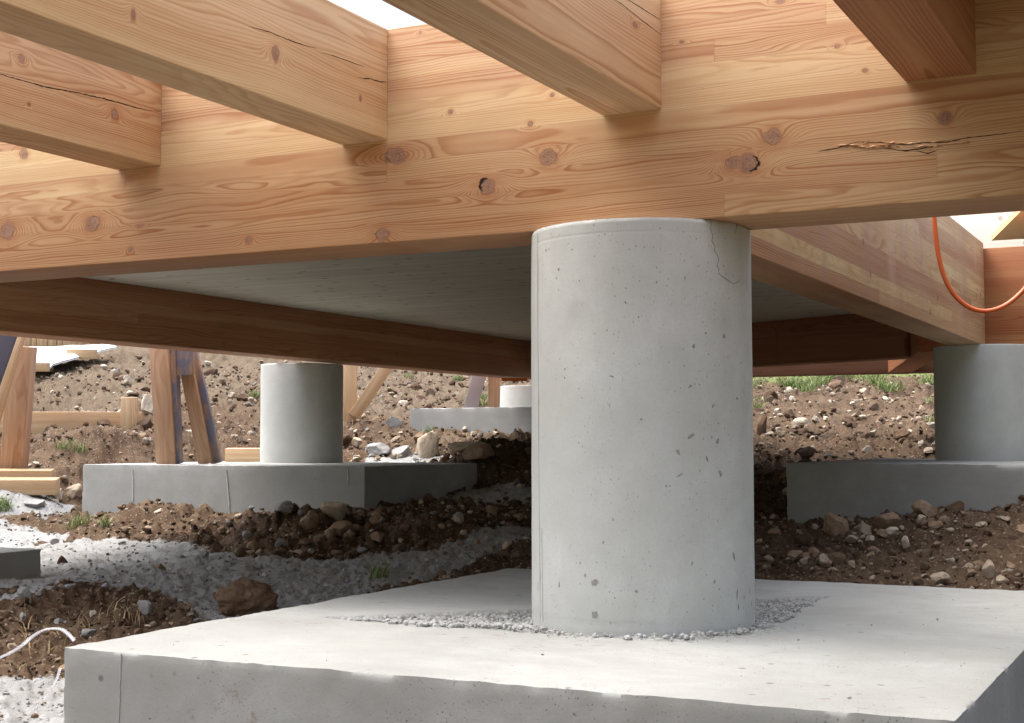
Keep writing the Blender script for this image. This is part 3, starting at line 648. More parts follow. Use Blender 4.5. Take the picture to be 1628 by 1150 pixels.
def height(x, y):
    x = np.asarray(x, float); y = np.asarray(y, float)
    h = base_h(x, y); m = mortar_mask(x, y)
    for px, py, D, s, a in HEAPS:
        c = dep(px, py, D); h = h+a*np.exp(-((x-c[0])**2+(y-c[1])**2)/(s*s))
    rr = np.hypot(x, y); k = np.clip((rr-2)/4, .6, 1.6)
    rough = 1-.78*m
    lump = np.abs(fbm(x*4.2, y*4.2, None, 3, 3)); fine = fbm(x*17, y*17, None, 3, 9)
    tiny = vnoise(x*55, y*55, None, 15)*np.clip(1.6-rr/9, .15, 1); tin2 = vnoise(x*120, y*120, None, 16)*np.clip(1.3-rr/7, 0, 1)
    h = h+k*rough*(.07*(.3-lump)+.034*fine)+rough*(.015*tiny)+.004*tin2*(1-.2*m)+m*(.012+.010*fbm(x*7, y*7, None, 3, 60)+.0045*tiny)
    return h
def hh(x, y): return float(height(np.array([x]), np.array([y]))[0])

azd = np.radians(np.concatenate([np.arange(-180, -58, 3.0), np.arange(-58, 4, .075), np.arange(4, 180, 3.0)]))
rad = [.4]
while rad[-1] < 26: rad.append(rad[-1]*(1.05 if rad[-1] < 2.4 else 1.0052))
while rad[-1] < 600: rad.append(rad[-1]*1.08)
rad = np.array(rad)
AZ, RR = np.meshgrid(azd, rad, indexing='ij'); GX = RR*np.sin(AZ); GY = RR*np.cos(AZ)
GZ = height(GX, GY); MM = mortar_mask(GX, GY)
tc = np.array([[0, 0, hh(0, 0)]])
V = np.stack([GX, GY, GZ], -1).reshape(-1, 3); Fc = grid_faces(len(azd), len(rad), True)
# hub
nv_ = len(rad); ring0 = np.arange(len(azd))*nv_; hub = len(V); V = np.vstack([V, tc])
far = np.clip((RR-np.where(GX+.42*GY > 0, 14.6, 27.0))/2.5+fbm(GX*1.2, GY*1.2, None, 3, 70)*1.2, 0, 1)
me = mesh_np('ground', V, Fc[:, ::-1], True, {'mortar': np.r_[MM.ravel(), 0], 'turf': np.r_[far.ravel(), 0], 'dry': np.r_[np.clip((GY-8.6)/2+fbm(GX*.8, GY*.8, None, 3, 71), 0, 1).ravel()*np.clip((-GX-3.6)/2, .12, 1).ravel(), 0]})
g = G('soil'); p = g.obj(); m = g.attr('mortar'); tf = g.attr('turf')
n1 = g.noise(p, 1.7, 5, .6); n2 = g.noise(p, 9, 5, .65); n3_ = g.noise(p, 60, 4, .65); n4 = g.noise(p, 300, 2, .6)
v1 = g.vor(p, 70); vc = g.xyz(g.vor(p, 70, out='Color')); 
c = g.mix(g.mr(n1, .35, .65), (.058, .036, .022), (.112, .077, .049)); c = g.mix(g.mr(n2, .4, .7, 0, .7), c, (.060, .034, .021))
c = g.mix(g.mr(n3_, .5, .75, 0, .6), c, (.19, .14, .098))
peb = g.ma('MULTIPLY', g.ma('LESS_THAN', vc[0], .20), g.mr(v1, .25, .42, 1, 0)); c = g.mix(g.ma('MULTIPLY', peb, .8), c, (.30, .25, .19))
gm = g.mix(g.mr(n2, .3, .75), (.31, .32, .32), (.22, .215, .205)); gm = g.mix(g.mr(n3_, .45, .8, 0, .7), gm, (.22, .21, .195)); gm = g.mix(g.mr(n4, .5, .75, 0, .4), gm, (.38, .38, .38))
me_ = g.mr(g.ma('ADD', m, g.ma('MULTIPLY', g.ma('SUBTRACT', n3_, .5), .9)), .38, .62, 0, 1, True)
dr = g.attr('dry'); c = g.mix(g.ma('MULTIPLY', dr, g.mr(n2, .25, .6, .5, 1)), c, g.mix(g.mr(n3_, .3, .7), (.088, .065, .044), (.175, .138, .099)))
c = g.mix(me_, c, gm)
c = g.mix(g.mr(g.ma('ADD', tf, g.ma('MULTIPLY', g.ma('SUBTRACT', n2, .5), .6)), .3, .7), c, g.mix(g.mr(n3_, .3, .7), (.09, .13, .04), (.16, .19, .075)))
hgt = g.ma('ADD', g.ma('ADD', g.ma('MULTIPLY', n3_, .8), g.ma('MULTIPLY', n4, .3)), g.ma('MULTIPLY', peb, .6))
M_SOIL = g.fin(c, .95, g.bump(hgt, .010, .9), .1)
gr_ = link('ground', me, M_SOIL); tag(gr_, kind='structure')

def hit(px, py, dmax=30):
    d = ray(px, py); t = np.arange(1.8, dmax, .02); P_ = d[None]*t[:, None]; h = height(P_[:, 0], P_[:, 1]); k = np.where(P_[:, 2] < h)[0]
    return None if len(k) == 0 else P_[k[0]]

# ------------------------------------------------------------------ stones
def ico(sub):
    bm = bmesh.new(); bmesh.ops.create_icosphere(bm, subdivisions=sub, radius=1); bm.verts.ensure_lookup_table()
    V = np.array([v.co[:] for v in bm.verts]); Fc = np.array([[v.index for v in f.verts] for f in bm.faces]); bm.free(); return V, Fc
ICO = {k: ico(k) for k in (1, 2, 3, 4, 5)}
def rock_shape(sub, seed, cuts=9, rough=.12):
    r = np.random.default_rng(seed); V, Fc = ICO[sub]; V = V.copy()
    for _ in range(cuts):
        n = r.normal(size=3); n /= np.linalg.norm(n); d = r.uniform(.45, .82); s = V @ n; V -= np.outer(np.clip(s-d, 0, None), n)
    if sub >= 3:
        V *= (1+rough*fbm(V[:, 0]*1.7+seed % 97, V[:, 1]*1.7+4, V[:, 2]*1.7, 4, seed % 50, .55))[:, None]
    return V, Fc
def rot_rand(r, n):
    q = r.normal(size=(n, 4)); q /= np.linalg.norm(q, axis=1)[:, None]; a, b, c, d = q.T
    return np.stack([np.stack([1-2*(c*c+d*d), 2*(b*c-a*d), 2*(b*d+a*c)], -1), np.stack([2*(b*c+a*d), 1-2*(b*b+d*d), 2*(c*d-a*b)], -1), np.stack([2*(b*d-a*c), 2*(c*d+a*b), 1-2*(b*b+c*c)], -1)], 1)
# gravel stuff ------------------------------------------------------
boxes = [(-2.10, -.36, 2.17, 4.16), (-5.86, -3.88, 6.11, 7.34), (-1.79, .21, 6.29, 8.21), (-5.91, -4.09, 2.19, 4.14), (-5.73, -3.99, 9.61, 11.31)]
def free(x, y, pad=0):
    o = np.ones(len(x), bool)
    for a, b, c, d in boxes: o &= ~((x > a-pad) & (x < b+pad) & (y > c-pad) & (y < d+pad))
    return o
def scatter(n, sub, smin, smax, rmax, seed, dens, palette, power=2.2, sink=.40):
    r = np.random.default_rng(seed); az = np.radians(r.uniform(-49.5, -4, n)); rr = 2.3*(rmax/2.3)**r.uniform(0, 1, n)
    x = rr*np.sin(az); y = rr*np.cos(az); k = free(x, y) & (r.uniform(size=n) < dens(x, y)); x, y, rr = x[k], y[k], rr[k]; n = len(x)
    s = smin*(smax/smin)**(r.uniform(size=n)**power)*np.clip(rr/6, .8, 2.2)
    var = [rock_shape(sub, seed*100+i)[0] for i in range(14)]; Fb = ICO[sub][1]; nb = len(var[0])
    vi = r.integers(0, 14, n); B = np.array(var)[vi]
    sc = s[:, None]*r.uniform(.55, 1.15, (n, 3)); B = B*sc[:, None, :]; B = np.einsum('nij,nkj->nki', rot_rand(r, n), B); B[:, :, 2] *= .8
    z = height(x, y)+s*(1-2*sink)*.5
    B = B+np.stack([x, y, z], -1)[:, None, :]
    ci = r.integers(0, len(palette), n); C_ = np.array(palette)[ci]*r.uniform(.7, 1.2, (n, 1)); C_ = np.repeat(C_, nb, 0)
    Fc = (Fb[None]+(np.arange(n)*nb)[:, None, None]).reshape(-1, 3)
    return B.reshape(-1, 3), Fc, C_
PAL_S = [(.30,.24,.18), (.36,.31,.245), (.24,.18,.13), (.26,.235,.20), (.28,.205,.14), (.44,.39,.32), (.20,.145,.10)]
PAL_E = [(.095,.062,.040), (.12,.082,.056), (.075,.047,.030), (.15,.108,.075), (.105,.070,.046)]
PAL_M = [(.31,.315,.315), (.28,.28,.27), (.41,.415,.415), (.22,.215,.21)]
g = G('stone'); p = g.obj(); ac = g.attr('tint', 'Color'); n = g.noise(p, 45, 4, .6)
M_STN = g.fin(g.mix(g.mr(n, .35, .75, 0, .6), ac, g.mix(1.0, ac, (.6, .52, .45), 'MULTIPLY')), .92, g.bump(g.noise(p, 180, 3), .003, .7), .15)
def den_s(x, y):
    m = mortar_mask(x, y); n = np.clip(fbm(x*1.3, y*1.3, None, 3, 80)+.45, .08, 1); return n*(1-.93*m)
def stuff(name, parts, label, cat):
    o_ = 0; Vs = []; Fs = []; Cs = []
    for v, f, c in parts: Vs.append(v); Fs.append(f+o_); Cs.append(c); o_ += len(v)
    ob = link(name, mesh_np(name, np.vstack(Vs), np.vstack(Fs), False, {'tint': np.vstack(Cs)}), M_STN); return tag(ob, label, cat, kind='stuff')
stuff('gravel', [scatter(26000, 1, .004, .014, 16, 11, den_s, PAL_S), scatter(7000, 2, .010, .030, 17, 12, den_s, PAL_S, 1.6)], 'small pale stones mixed through the brown earth', 'gravel')
stuff('earth_crumbs', [scatter(24000, 1, .006, .018, 16, 13, lambda x, y: (1-.96*mortar_mask(x, y)), PAL_E), scatter(6000, 2, .014, .045, 15, 14, lambda x, y: (1-.97*mortar_mask(x, y))*np.clip(fbm(x*2, y*2, None, 2, 90)+.3, 0, 1), PAL_E, 1.4, .3)], 'loose brown crumbs of earth', 'soil')
stuff('mortar_crumbs', [scatter(26000, 1, .004, .013, 11, 15, lambda x, y: mortar_mask(x, y)*.75, PAL_M), scatter(3000, 2, .010, .028, 12, 16, lambda x, y: mortar_mask(x, y)*np.clip(fbm(x*3, y*3, None, 2, 95)+.2, 0, 1), PAL_M, 1.5)], 'pale grey crumbs on the spilled mortar', 'gravel')

# single rocks ------------------------------------------------------
ROCKM = {}
def rock_mat(key, a, b):
    g = G(key); p = g.obj(); n = g.noise(p, 14, 5, .65); n2 = g.noise(p, 70, 3, .6); v = g.vor(p, 30)
    c = g.mix(g.mr(n, .35, .65), a, b); c = g.mix(g.mr(n2, .5, .75, 0, .5), c, (a[0]*.55, a[1]*.5, a[2]*.45))
    c = g.mix(g.mr(n2, .42, .25, 0, .5), c, (min(1, b[0]*1.3), min(1, b[1]*1.3), min(1, b[2]*1.3)))
    ROCKM[key] = g.fin(c, .92, g.bump(g.ma('ADD', n2, g.ma('MULTIPLY', v, .5)), .006, .8), .15)
rock_mat('tan_limestone', (.33, .26, .19), (.43, .365, .285)); rock_mat('brown_clod', (.10, .060, .037), (.19, .13, .085)); rock_mat('grey_mortar_lump', (.22, .225, .22), (.31, .31, .31)); rock_mat('cream_limestone', (.44, .38, .295), (.54, .49, .40)); rock_mat('rust_stone', (.21, .135, .088), (.29, .215, .15))
def rock(name, px, py, wpx, hpx, mat, label, seed, cat='rock', group=None, sub=4, sink=.30, yaw=None, flat=1.0):
    P0 = hit(px, py+hpx*.42)
    if P0 is None: return None
    dd = float(P0 @ w_); sx = wpx/2*dd/F_PX; sz = hpx/2*dd/F_PX; r = np.random.default_rng(seed)
    V, Fc = rock_shape(sub, seed, 3 if sub == 5 else 10, .34 if sub == 5 else .18)
    V = V/np.abs(V).max(0); th = r.uniform(-.6, .6); ca, sa = math.cos(th), math.sin(th)
    V = V*np.array([sx*1.05, sx*r.uniform(.7, 1.0), sz*1.25])
    V = V @ np.array([[ca, sa, 0], [-sa, ca, 0], [0, 0, 1]])
    yw = YAW; ca, sa = math.cos(-yw), math.sin(-yw); V = V @ np.array([[ca, sa, 0], [-sa, ca, 0], [0, 0, 1]])
    o = link(name, mesh_np(name, V, Fc, sub >= 4), ROCKM[mat]); z = hh(P0[0], P0[1]); o.location = (P0[0], P0[1], z+sz*(1-2*sink))
    if sub >= 4:
        try: o.data.set_sharp_from_angle(angle=R_(32))
        except Exception: pass
    tag(o, label, cat, group); return o
rock('boulder', 383, 948, 116, 66, 'brown_clod', 'big brown earth covered boulder behind the edge of the front block', 501, 'rock', sub=5, sink=.28)
N_ = [(677,706,50,50,'tan_limestone','upright angular tan rock behind the left rear block'), (748,707,66,20,'tan_limestone','long flat tan rock just below the distant block'), (765,725,60,24,'rust_stone','broad rusty stone lying against the right end of the left rear block'),
      (236,641,24,34,'cream_limestone','cream rock wedged beside the wooden stake'), (527,812,46,34,'tan_limestone','rounded tan rock on the heap before the left rear block'), (492,822,30,26,'rust_stone','rusty stone left of the rounded tan rock on the heap'),
      (545,838,44,26,'rust_stone','low brown stone under the dark corner of the left rear block'), (455,815,36,22,'grey_mortar_lump','grey mortar lump on the rubble in front of the left rear block'), (1331,828,40,46,'rust_stone','pointed rusty rock leaning on the face of the right block'),
      (1376,842,22,24,'tan_limestone','small tan stone between the pointed rock and the wide rock'), (1408,828,46,30,'rust_stone','wide brown rock against the middle of the right block'), (1471,811,46,28,'rust_stone','smooth reddish rock at the foot of the right rear column block'),
      (1520,804,42,18,'brown_clod','dark earth clod right of the smooth reddish rock'), (1420,846,24,12,'cream_limestone','pale flat stone under the wide brown rock'), (1440,867,14,20,'cream_limestone','pale upright stone in the middle of the right rubble'),
      (1310,889,28,16,'tan_limestone','tan stone in the dark rubble near the front column'), (1491,917,38,20,'tan_limestone','angular tan stone just behind the front block at right'), (1572,905,20,28,'tan_limestone','grey tan stone at the lower right of the rubble'),
      (1272,671,26,15,'cream_limestone','largest pale stone on the right earth bank'), (1434,689,26,16,'brown_clod','brown lump at the foot of the right earth bank'), (1213,672,22,36,'brown_clod','dark boulder peeping out beside the front column'),
      (625,672,30,20,'grey_mortar_lump','pale mortar lump left of the distant block'), (600,716,40,20,'grey_mortar_lump','grey mortar lump behind the left rear block'), (640,718,34,22,'grey_mortar_lump','grey mortar lump beside the upright tan rock'),
      (90,785,34,18,'cream_limestone','pale rock next to the left rear block corner'), (118,778,26,24,'tan_limestone','tan rock touching the left end of the left rear block'), (60,800,40,14,'grey_mortar_lump','white mortar lump below the two wood offcuts'),
      (228,965,26,20,'grey_mortar_lump','grey lump on the dark earth ridge at the left'), (147,975,12,12,'cream_limestone','small white stone among dry straw'), (140,1010,26,12,'grey_mortar_lump','pale chip against the corner of the front block'),
      (40,945,24,26,'grey_mortar_lump','shaded lump below the left edge block'), (1298,668,14,10,'cream_limestone','small white stone right of the largest pale bank stone'), (1475,718,18,10,'tan_limestone','flat stone behind the right block'), (1510,890,16,10,'cream_limestone','small pale stone above the angular tan stone')]
for i, (x, y, w, h, m, l) in enumerate(N_): rock('rock', x, y, w, h, m, l, 600+i)
zones = [('stone on the sunny earth slope at the left rear', 'stones on the left earth slope', (60, 600, 575, 660), 60, (5, 15), 'tan_limestone cream_limestone tan_limestone'),
         ('stone on the earth bank beyond the right block', 'stones on the right earth bank', (1205, 1480, 605, 712), 60, (5, 15), 'tan_limestone cream_limestone'),
         ('stone in the shaded rubble before the right block', 'stones in the shaded right rubble', (1205, 1628, 815, 935), 55, (8, 24), 'rust_stone tan_limestone rust_stone'),
         ('stone in the rubble heaped before the left rear block', 'stones in the rubble before the left rear block', (330, 840, 800, 885), 65, (8, 26), 'rust_stone tan_limestone grey_mortar_lump rust_stone brown_clod'),
         ('stone in the rocky strip between the left rear block and the distant block', 'stones between the two rear blocks', (550, 840, 670, 735), 35, (7, 20), 'tan_limestone grey_mortar_lump rust_stone'),
         ('clod on the dark ridge beside the front block corner', 'clods on the dark earth ridge', (0, 330, 935, 1010), 25, (8, 22), 'brown_clod grey_mortar_lump brown_clod')]
q = random.Random(99)
for lab, grp, (xa, xb, ya, yb2), n, (sa, sb), ms in zones:
    for i in range(n):
        px, py = q.uniform(xa, xb), q.uniform(ya, yb2); w = sa+(sb-sa)*q.random()**2.0
        P0 = hit(px, py)
        if P0 is None or not free(np.array([P0[0]]), np.array([P0[1]]), .03)[0]: continue
        mt_ = q.choice(ms.split()); wd = {'tan_limestone': 'tan', 'cream_limestone': 'cream', 'rust_stone': 'rusty', 'grey_mortar_lump': 'grey', 'brown_clod': 'dark brown'}[mt_]; sz_ = 'tiny' if w < sa+(sb-sa)*.12 else ('small' if w < sa+(sb-sa)*.45 else 'fist sized')
        rock('rock', px, py, w, w*q.uniform(.5, .9), mt_, sz_.replace('fist sized', 'larger')+' '+wd.replace('dark ', '')+' '+lab, q.randrange(1, 99999), 'rock', grp, sub=3)

# ------------------------------------------------------------------ small timber things on the left
M_PINE = wood('pine', 81, knots=(), solid=True, heart=(.56,.40,.24), sap=(.64,.50,.32), contrast=.6)
M_PINE2 = wood('weathered_pine', 83, knots=(), solid=True, heart=(.44,.29,.19), sap=(.52,.38,.26), contrast=.7)
def blue_wood(name, seed, amt=.5, dark=False):
    g = G(name); p = g.obj(); gr = g.noise(g.vm('MULTIPLY', p, (4, 90, 90)), 1, 3, .6); s = g.noise(g.vm('ADD', g.vm('MULTIPLY', p, (.45, 1, 1)), (seed, 0, 0)), 9, 6, .72)
    c = g.mix(g.mr(gr, .35, .7), (.42, .28, .18), (.30, .19, .12)); bl = g.mix(gr, (.085, .115, .21), (.16, .19, .27)) if not dark else g.mix(gr, (.030, .034, .055), (.075, .085, .13))
    return g.fin(g.mix(g.mr(s, .42+.1-amt*.3, .72-amt*.3, 0, .9, True), c, bl), .7, g.bump(gr, .001), .25)
M_BLUE = blue_wood('blue_stained_wood', 3, .45); M_BLUE2 = blue_wood('dark_blue_board', 8, 1.4, True)
CAMR = tuple(r_)
def pxbar(name, a, b, D0, D1, wpx, depth, mat, parent):
    """timber whose visible centre line runs from pixel a to pixel b"""
    A = dep(*a, D0); B = dep(*b, D1); return bar(name, A, B, wpx*(D0+D1)/2/F_PX, depth, mat, parent, hint=CAMR)
# prop A, left border
pa = empty('timber_prop', dep(22, 743, 8.7)); 
pxbar('post', (22,745), (37,551), 8.72, 8.72, 36, .11, M_PINE2, pa); pxbar('brace', (-24,720), (32,533), 8.5, 8.6, 15, .05, M_PINE, pa)
pxbar('blue_board', (-52,690), (13,505), 8.35, 8.4, 46, .03, M_BLUE2, pa)
tag(pa, 'brown timber prop with dark blue board at the left edge of the photo', 'prop', 'raking timber props')
# prop B on the left rear block
bz = onz(270, 738, -.121); DB = float(bz @ w_)
pb = empty('timber_prop', bz)
pxbar('post', (267,738.5), (254,530), DB, DB, 30, .10, M_PINE2, pb); pxbar('blue_face', (281,737), (273,530), DB+.03, DB+.03, 15, .10, M_BLUE, pb)
pxbar('cleat', (285,530), (289,597), DB+.02, DB+.02, 40, .05, M_BLUE, pb)
pxbar('brace', (327,737), (292,560), DB+.16, DB+.10, 21, .05, M_PINE2, pb); pxbar('blue_brace', (345,736), (306,560), DB+.22, DB+.17, 17, .05, M_BLUE, pb)
tag(pb, 'blue stained timber prop with two legs standing on the left rear block', 'prop', 'raking timber props')
# prop C behind the left rear column
pc = empty('timber_prop', dep(556, 666, 11.2))
pxbar('post', (555,670), (557,560), 11.2, 11.2, 21, .09, M_PINE, pc); pxbar('brace', (563,662), (630,562), 11.15, 11.1, 19, .05, M_PINE, pc)
tag(pc, 'clean pine prop with raking brace right behind the left rear column', 'prop', 'raking timber props')
# prop D on the distant block
pd = empty('timber_prop', dep(785, 650, 11.0))
M_GREYW = blue_wood('grey_plank', 21, -.8)
g = G('silvered_plank'); p = g.obj(); gn = g.noise(g.vm('MULTIPLY', p, (4, 90, 90)), 1, 3, .6); M_SILV = g.fin(g.mix(gn, (.40, .36, .37), (.30, .25, .25)), .8, spec=.2)
pxbar('brace', (748,651), (769,570), 11.0, 11.0, 22, .04, M_SILV, pd); pxbar('post', (785,651), (787,570), 11.05, 11.05, 19, .08, M_PINE2, pd)
tag(pd, 'grey plank and post standing on the distant block beside the far column', 'prop', 'raking timber props')
# offcuts
def slab(name, pxl, pxr, ptop, pbot, D, depth, mat, label, cat='offcut', yawoff=0.0, group=None):
    A = dep(pxl, (ptop+pbot)/2, D); B = dep(pxr, (ptop+pbot)/2, D*(1+yawoff)); H = (pbot-ptop)*D/F_PX
    o = bar(name, A, B, depth, H, mat, hint=tuple(w_)); 
    return tag(o, label, cat, group)
slab('timber_offcut', -40, 84, 747, 759, 8.5, .16, M_PINE, 'upper wood offcut under the left prop', 'offcut', .01, 'wood offcuts under the left prop')
slab('timber_offcut', -60, 92, 761, 785, 8.25, .20, M_PINE, 'lower thicker wood offcut under the left prop', 'offcut', .012, 'wood offcuts under the left prop')
slab('timber_block', 360, 430, 713, 734, 9.0, .10, M_PINE, 'pale wood block lying on the left rear block behind its column')
sh = slab('timber_shim', 437, 472, 568.5, 572.5, 8.35, .06, M_PINE, 'thin pale wood shim on top of the left rear column', 'shim')
sh4 = slab('orange_packer', 797, 838, 601, 606, 10.75, .2, None or G('orange_plastic').fin((.60, .16, .04), .5), 'flat orange plastic packer on top of the far column', 'packer')
eb = slab('edging_board', -30, 225, 655, 691, 10.9, .03, M_PINE, 'long pale edging board set in the earth at the left', 'board', .0)
stk = bar('wooden_stake', dep(206, 688, 10.78), dep(206, 632, 10.78), 26*10.78/F_PX, .045, M_PINE, hint=CAMR); tag(stk, 'short pale stake nailed in front of the edging board', 'stake')
# pack of boards on edge, far left
bp = empty('board_stack', dep(40, 551, 16.5))
q = random.Random(4); xx = 20.0; 
while xx < 232:
    wv_ = q.choice([9, 12, 14, 18, 24]); yb3 = 552-(xx-38)*.042
    A = dep(xx+wv_/2, yb3, 16.5); B = A+np.array([0, 0, .26]); bar('board', A, B, (wv_-1.3)*16.5/F_PX, .05*q.uniform(.7, 1.2), M_PINE, bp, hint=CAMR); xx += wv_
tag(bp, 'row of pale upright board ends behind the white sheeting, far left', 'board stack')
# sheeting over bearers
def sheet():
    A, B, C_, D_ = dep(20, 584, 14.4), dep(78, 575, 14.4), dep(186, 546, 16.2), dep(20, 553, 16.2)
    n = 40; u = np.linspace(0, 1, n); U, V_ = np.meshgrid(u, u, indexing='ij')
    P_ = (A*(1-U[..., None])+B*U[..., None])*(1-V_[..., None])+(D_*(1-U[..., None])+C_*U[..., None])*V_[..., None]
    P_[..., 2] += .012*fbm(U*5, V_*9, None, 3, 5)-.035*np.clip((U-.94)/.06, 0, 1)-.03*np.clip((.05-V_)/.05, 0, 1)
    top = P_.reshape(-1, 3); bot = top.copy(); bot[:, 2] -= .02; Fc = grid_faces(n, n); N0 = len(top)
    E_ = []
    for i in range(n-1):
        for a, b in (((i)*n, (i+1)*n), (i*n+n-1, (i+1)*n+n-1), (i, i+1), ((n-1)*n+i, (n-1)*n+i+1)): E_.append((a, b, b+N0, a+N0))
    g = G('white_foil'); p = g.obj(); M = g.fin(g.mix(g.noise(p, 5, 3), (.80, .82, .84), (.68, .72, .78)), .35, None, .5)
    o = link('plastic_sheet', mesh_np('sheet', np.vstack([top, bot]), np.vstack([Fc, Fc[:, ::-1]+N0, E_]), True), M); return tag(o, 'white plastic sheet spread over bearers on the slope, far left', 'sheet')
sheet()
b_ = slab('bearer', 20, 77, 577, 591, 14.25, .10, M_PINE, 'front wooden bearer under the white sheet', 'bearer', .0, 'bearers under the white sheet')
b_ = slab('bearer', 108, 153, 556, 571, 15.2, .10, M_PINE, 'rear wooden bearer under the white sheet', 'bearer', .0, 'bearers under the white sheet')

# ------------------------------------------------------------------ hose, strap
def tube(name, pts, rad_, mat, flat=1.0):
    cu = bpy.data.curves.new(name, 'CURVE'); cu.dimensions = '3D'; s = cu.splines.new('NURBS'); s.points.add(len(pts)-1)
    for i, p in enumerate(pts): s.points[i].co = (*p, 1)
    s.use_endpoint_u = True; s.order_u = 4; s.resolution_u = 10; cu.bevel_depth = rad_; cu.bevel_resolution = 5
    tmp = bpy.data.objects.new(name, cu); COL.objects.link(tmp); dg = bpy.context.evaluated_depsgraph_get(); me = bpy.data.meshes.new_from_object(tmp.evaluated_get(dg)); COL.objects.unlink(tmp); bpy.data.objects.remove(tmp)
    me.polygons.foreach_set('use_smooth', [True]*len(me.polygons)); return link(name, me, mat)
M_OR = G('orange_rubber').fin((.66, .135, .035), .38, None, .5)
hs_ = tube('orange_hose', [dep(x, y, D) for x, y, D in [(1478,200,5.0),(1482,280,5.0),(1484,330,5.0),(1487,372,5.0),(1492,410,5.0),(1502,447,5.0),(1520,475,5.0),(1543,492,5.0),(1568,497,5.0),(1596,489,5.0),(1618,472,5.0),(1640,448,5.0),(1670,400,5.0),(1700,330,5.0)]], .0082, M_OR)
tag(hs_, 'bright orange hose hanging in a loop in front of the weathered side beam', 'hose')
g = G('clear_film'); g.b.inputs['Transmission Weight'].default_value = .55; g.b.inputs['Alpha'].default_value = .5; M_FILM = g.fin((.80, .82, .88), .22, None, .6)
def ribbon(name, pts, wid, mat, seed=0):
    P_ = [Vector(p) for p in pts]; F_ = []
    for i in range(len(P_)-1):
        a = P_[max(i-1, 0)]; b = P_[i]; c = P_[i+1]; d = P_[min(i+2, len(P_)-1)]
        for j in range(8):
            t = j/8; F_.append(.5*((2*b)+(c-a)*t+(2*a-5*b+4*c-d)*t*t+(3*b-a-3*c+d)*t**3))
    F_.append(P_[-1]); V = []; Fc = []
    for i, p in enumerate(F_):
        t = (F_[min(i+1, len(F_)-1)]-F_[max(i-1, 0)]).normalized(); s = t.cross(Vector((math.sin(i*.09+seed)*.7, -.5, 1)).normalized()).normalized()*wid/2
        nn = t.cross(s).normalized()*.0004
        V += [tuple(p-s-nn), tuple(p+s-nn), tuple(p+s+nn), tuple(p-s+nn)]
        if i:
            a = 4*(i-1); b = 4*i; Fc += [(a+k, a+(k+1) % 4, b+(k+1) % 4, b+k) for k in range(4)]
    return link(name, mesh_np(name, V, Fc, True), mat)
rb_ = ribbon('plastic_strap', [dep(x, y, D) for x, y, D in [(-30,1056,3.2),(0,1046,3.3),(30,1030,3.4),(52,1012,3.45),(72,1001,3.5),(95,1000,3.48),(108,1008,3.42),(118,1019,3.38)]], .009, M_FILM)
tag(rb_, 'glossy clear plastic strap arching over the dark earth at the left edge', 'strap')
rb2 = ribbon('plastic_strap', [dep(x, y, D) for x, y, D in [(96,1062,3.22),(88,1085,3.2),(74,1108,3.2),(58,1124,3.2),(38,1136,3.2),(15,1140,3.2)]], .006, M_FILM, 2)
tag(rb2, 'thin translucent strap curling over the mortar below the front block corner', 'strap')

# ------------------------------------------------------------------ grass and straw
def blades(spec, seed, hmin, hmax, wid, lean=.5):
    r = np.random.default_rng(seed); Vs = []; Fs = []; b = 0; T = []
    for (x, y, z, rad_, n) in spec:
        for _ in range(n):
            a = r.uniform(0, 6.28); rr = rad_*math.sqrt(r.uniform()); px, py = x+rr*math.cos(a), y+rr*math.sin(a)
            h = r.uniform(hmin, hmax); d = r.uniform(0, 6.28); l = r.uniform(.15, lean)*h*1.6; dx, dy = math.cos(d)*l, math.sin(d)*l; w = wid*r.uniform(.6, 1.2); sx, sy = -math.sin(a*3)*w, math.cos(a*3)*w
            zz = z-.01
            for k in range(4):
                t = k/3; wx = (1-t*.92); px2 = px+dx*t*t; py2 = py+dy*t*t; pz = zz+h*(t-.35*t*t*(l/h))
                Vs += [(px2-sx*wx, py2-sy*wx, pz), (px2+sx*wx, py2+sy*wx, pz)]
            Fs += [(b+2*k, b+2*k+1, b+2*k+3, b+2*k+2) for k in range(3)]; b += 8; T += [r.uniform()]*8
    return np.array(Vs), np.array(Fs), np.array(T)
def tuft_spec(pix, n, seed):
    out = []
    for px, py, rad_, k in pix:
        P0 = hit(px, py)
        if P0 is not None: out.append((P0[0], P0[1], hh(P0[0], P0[1]), rad_, k))
    return out
g = G('grass'); t = g.attr('tone'); c = g.mix(t, (.09, .15, .035), (.20, .26, .09)); c = g.mix(g.mr(t, .82, .95), c, (.42, .38, .20)); M_GR = g.fin(c, .6, None, .25)
g.b.inputs['Transmission Weight'].default_value = 0
r = np.random.default_rng(31); sp_ = []
for _ in range(230):
    px = r.uniform(1195, 1490); lim = 607+6*math.sin(px*.05)+(9 if px < 1290 or px > 1400 else 0); py = lim-r.exponential(3.0)
    P0 = hit(px, py)
    if P0 is not None and P0[1] > 10.5 and vnoise(np.array([px/38.]), np.array([.5]))[0] > -.12: sp_.append((P0[0], P0[1], P0[2], .07, 22))
v, f, t_ = blades(sp_, 5, .05, .15, .0035, .8)
sp2 = tuft_spec([(1208,642,.06,160),(1205,650,.05,80),(1480,672,.05,60),(1478,640,.05,50),(405,632,.05,110),(730,606,.06,120),(770,635,.06,140),(768,645,.05,100),(107,715,.08,120),(128,722,.05,50),(130,836,.07,80),(115,842,.05,50),(164,838,.035,60),(4,812,.05,110),(2,805,.05,80),(605,915,.04,50),(680,690,.05,60),(650,600,.06,60)], 0, 0)
v2, f2_, t2 = blades(sp2, 6, .04, .11, .0026, .8)
ob = link('grass', mesh_np('grass', np.vstack([v, v2]), np.vstack([f, f2_+len(v)]), True, {'tone': np.r_[t_, t2]}), M_GR); tag(ob, 'green grass on the bank crest and in small tufts in the earth', 'grass', kind='stuff')
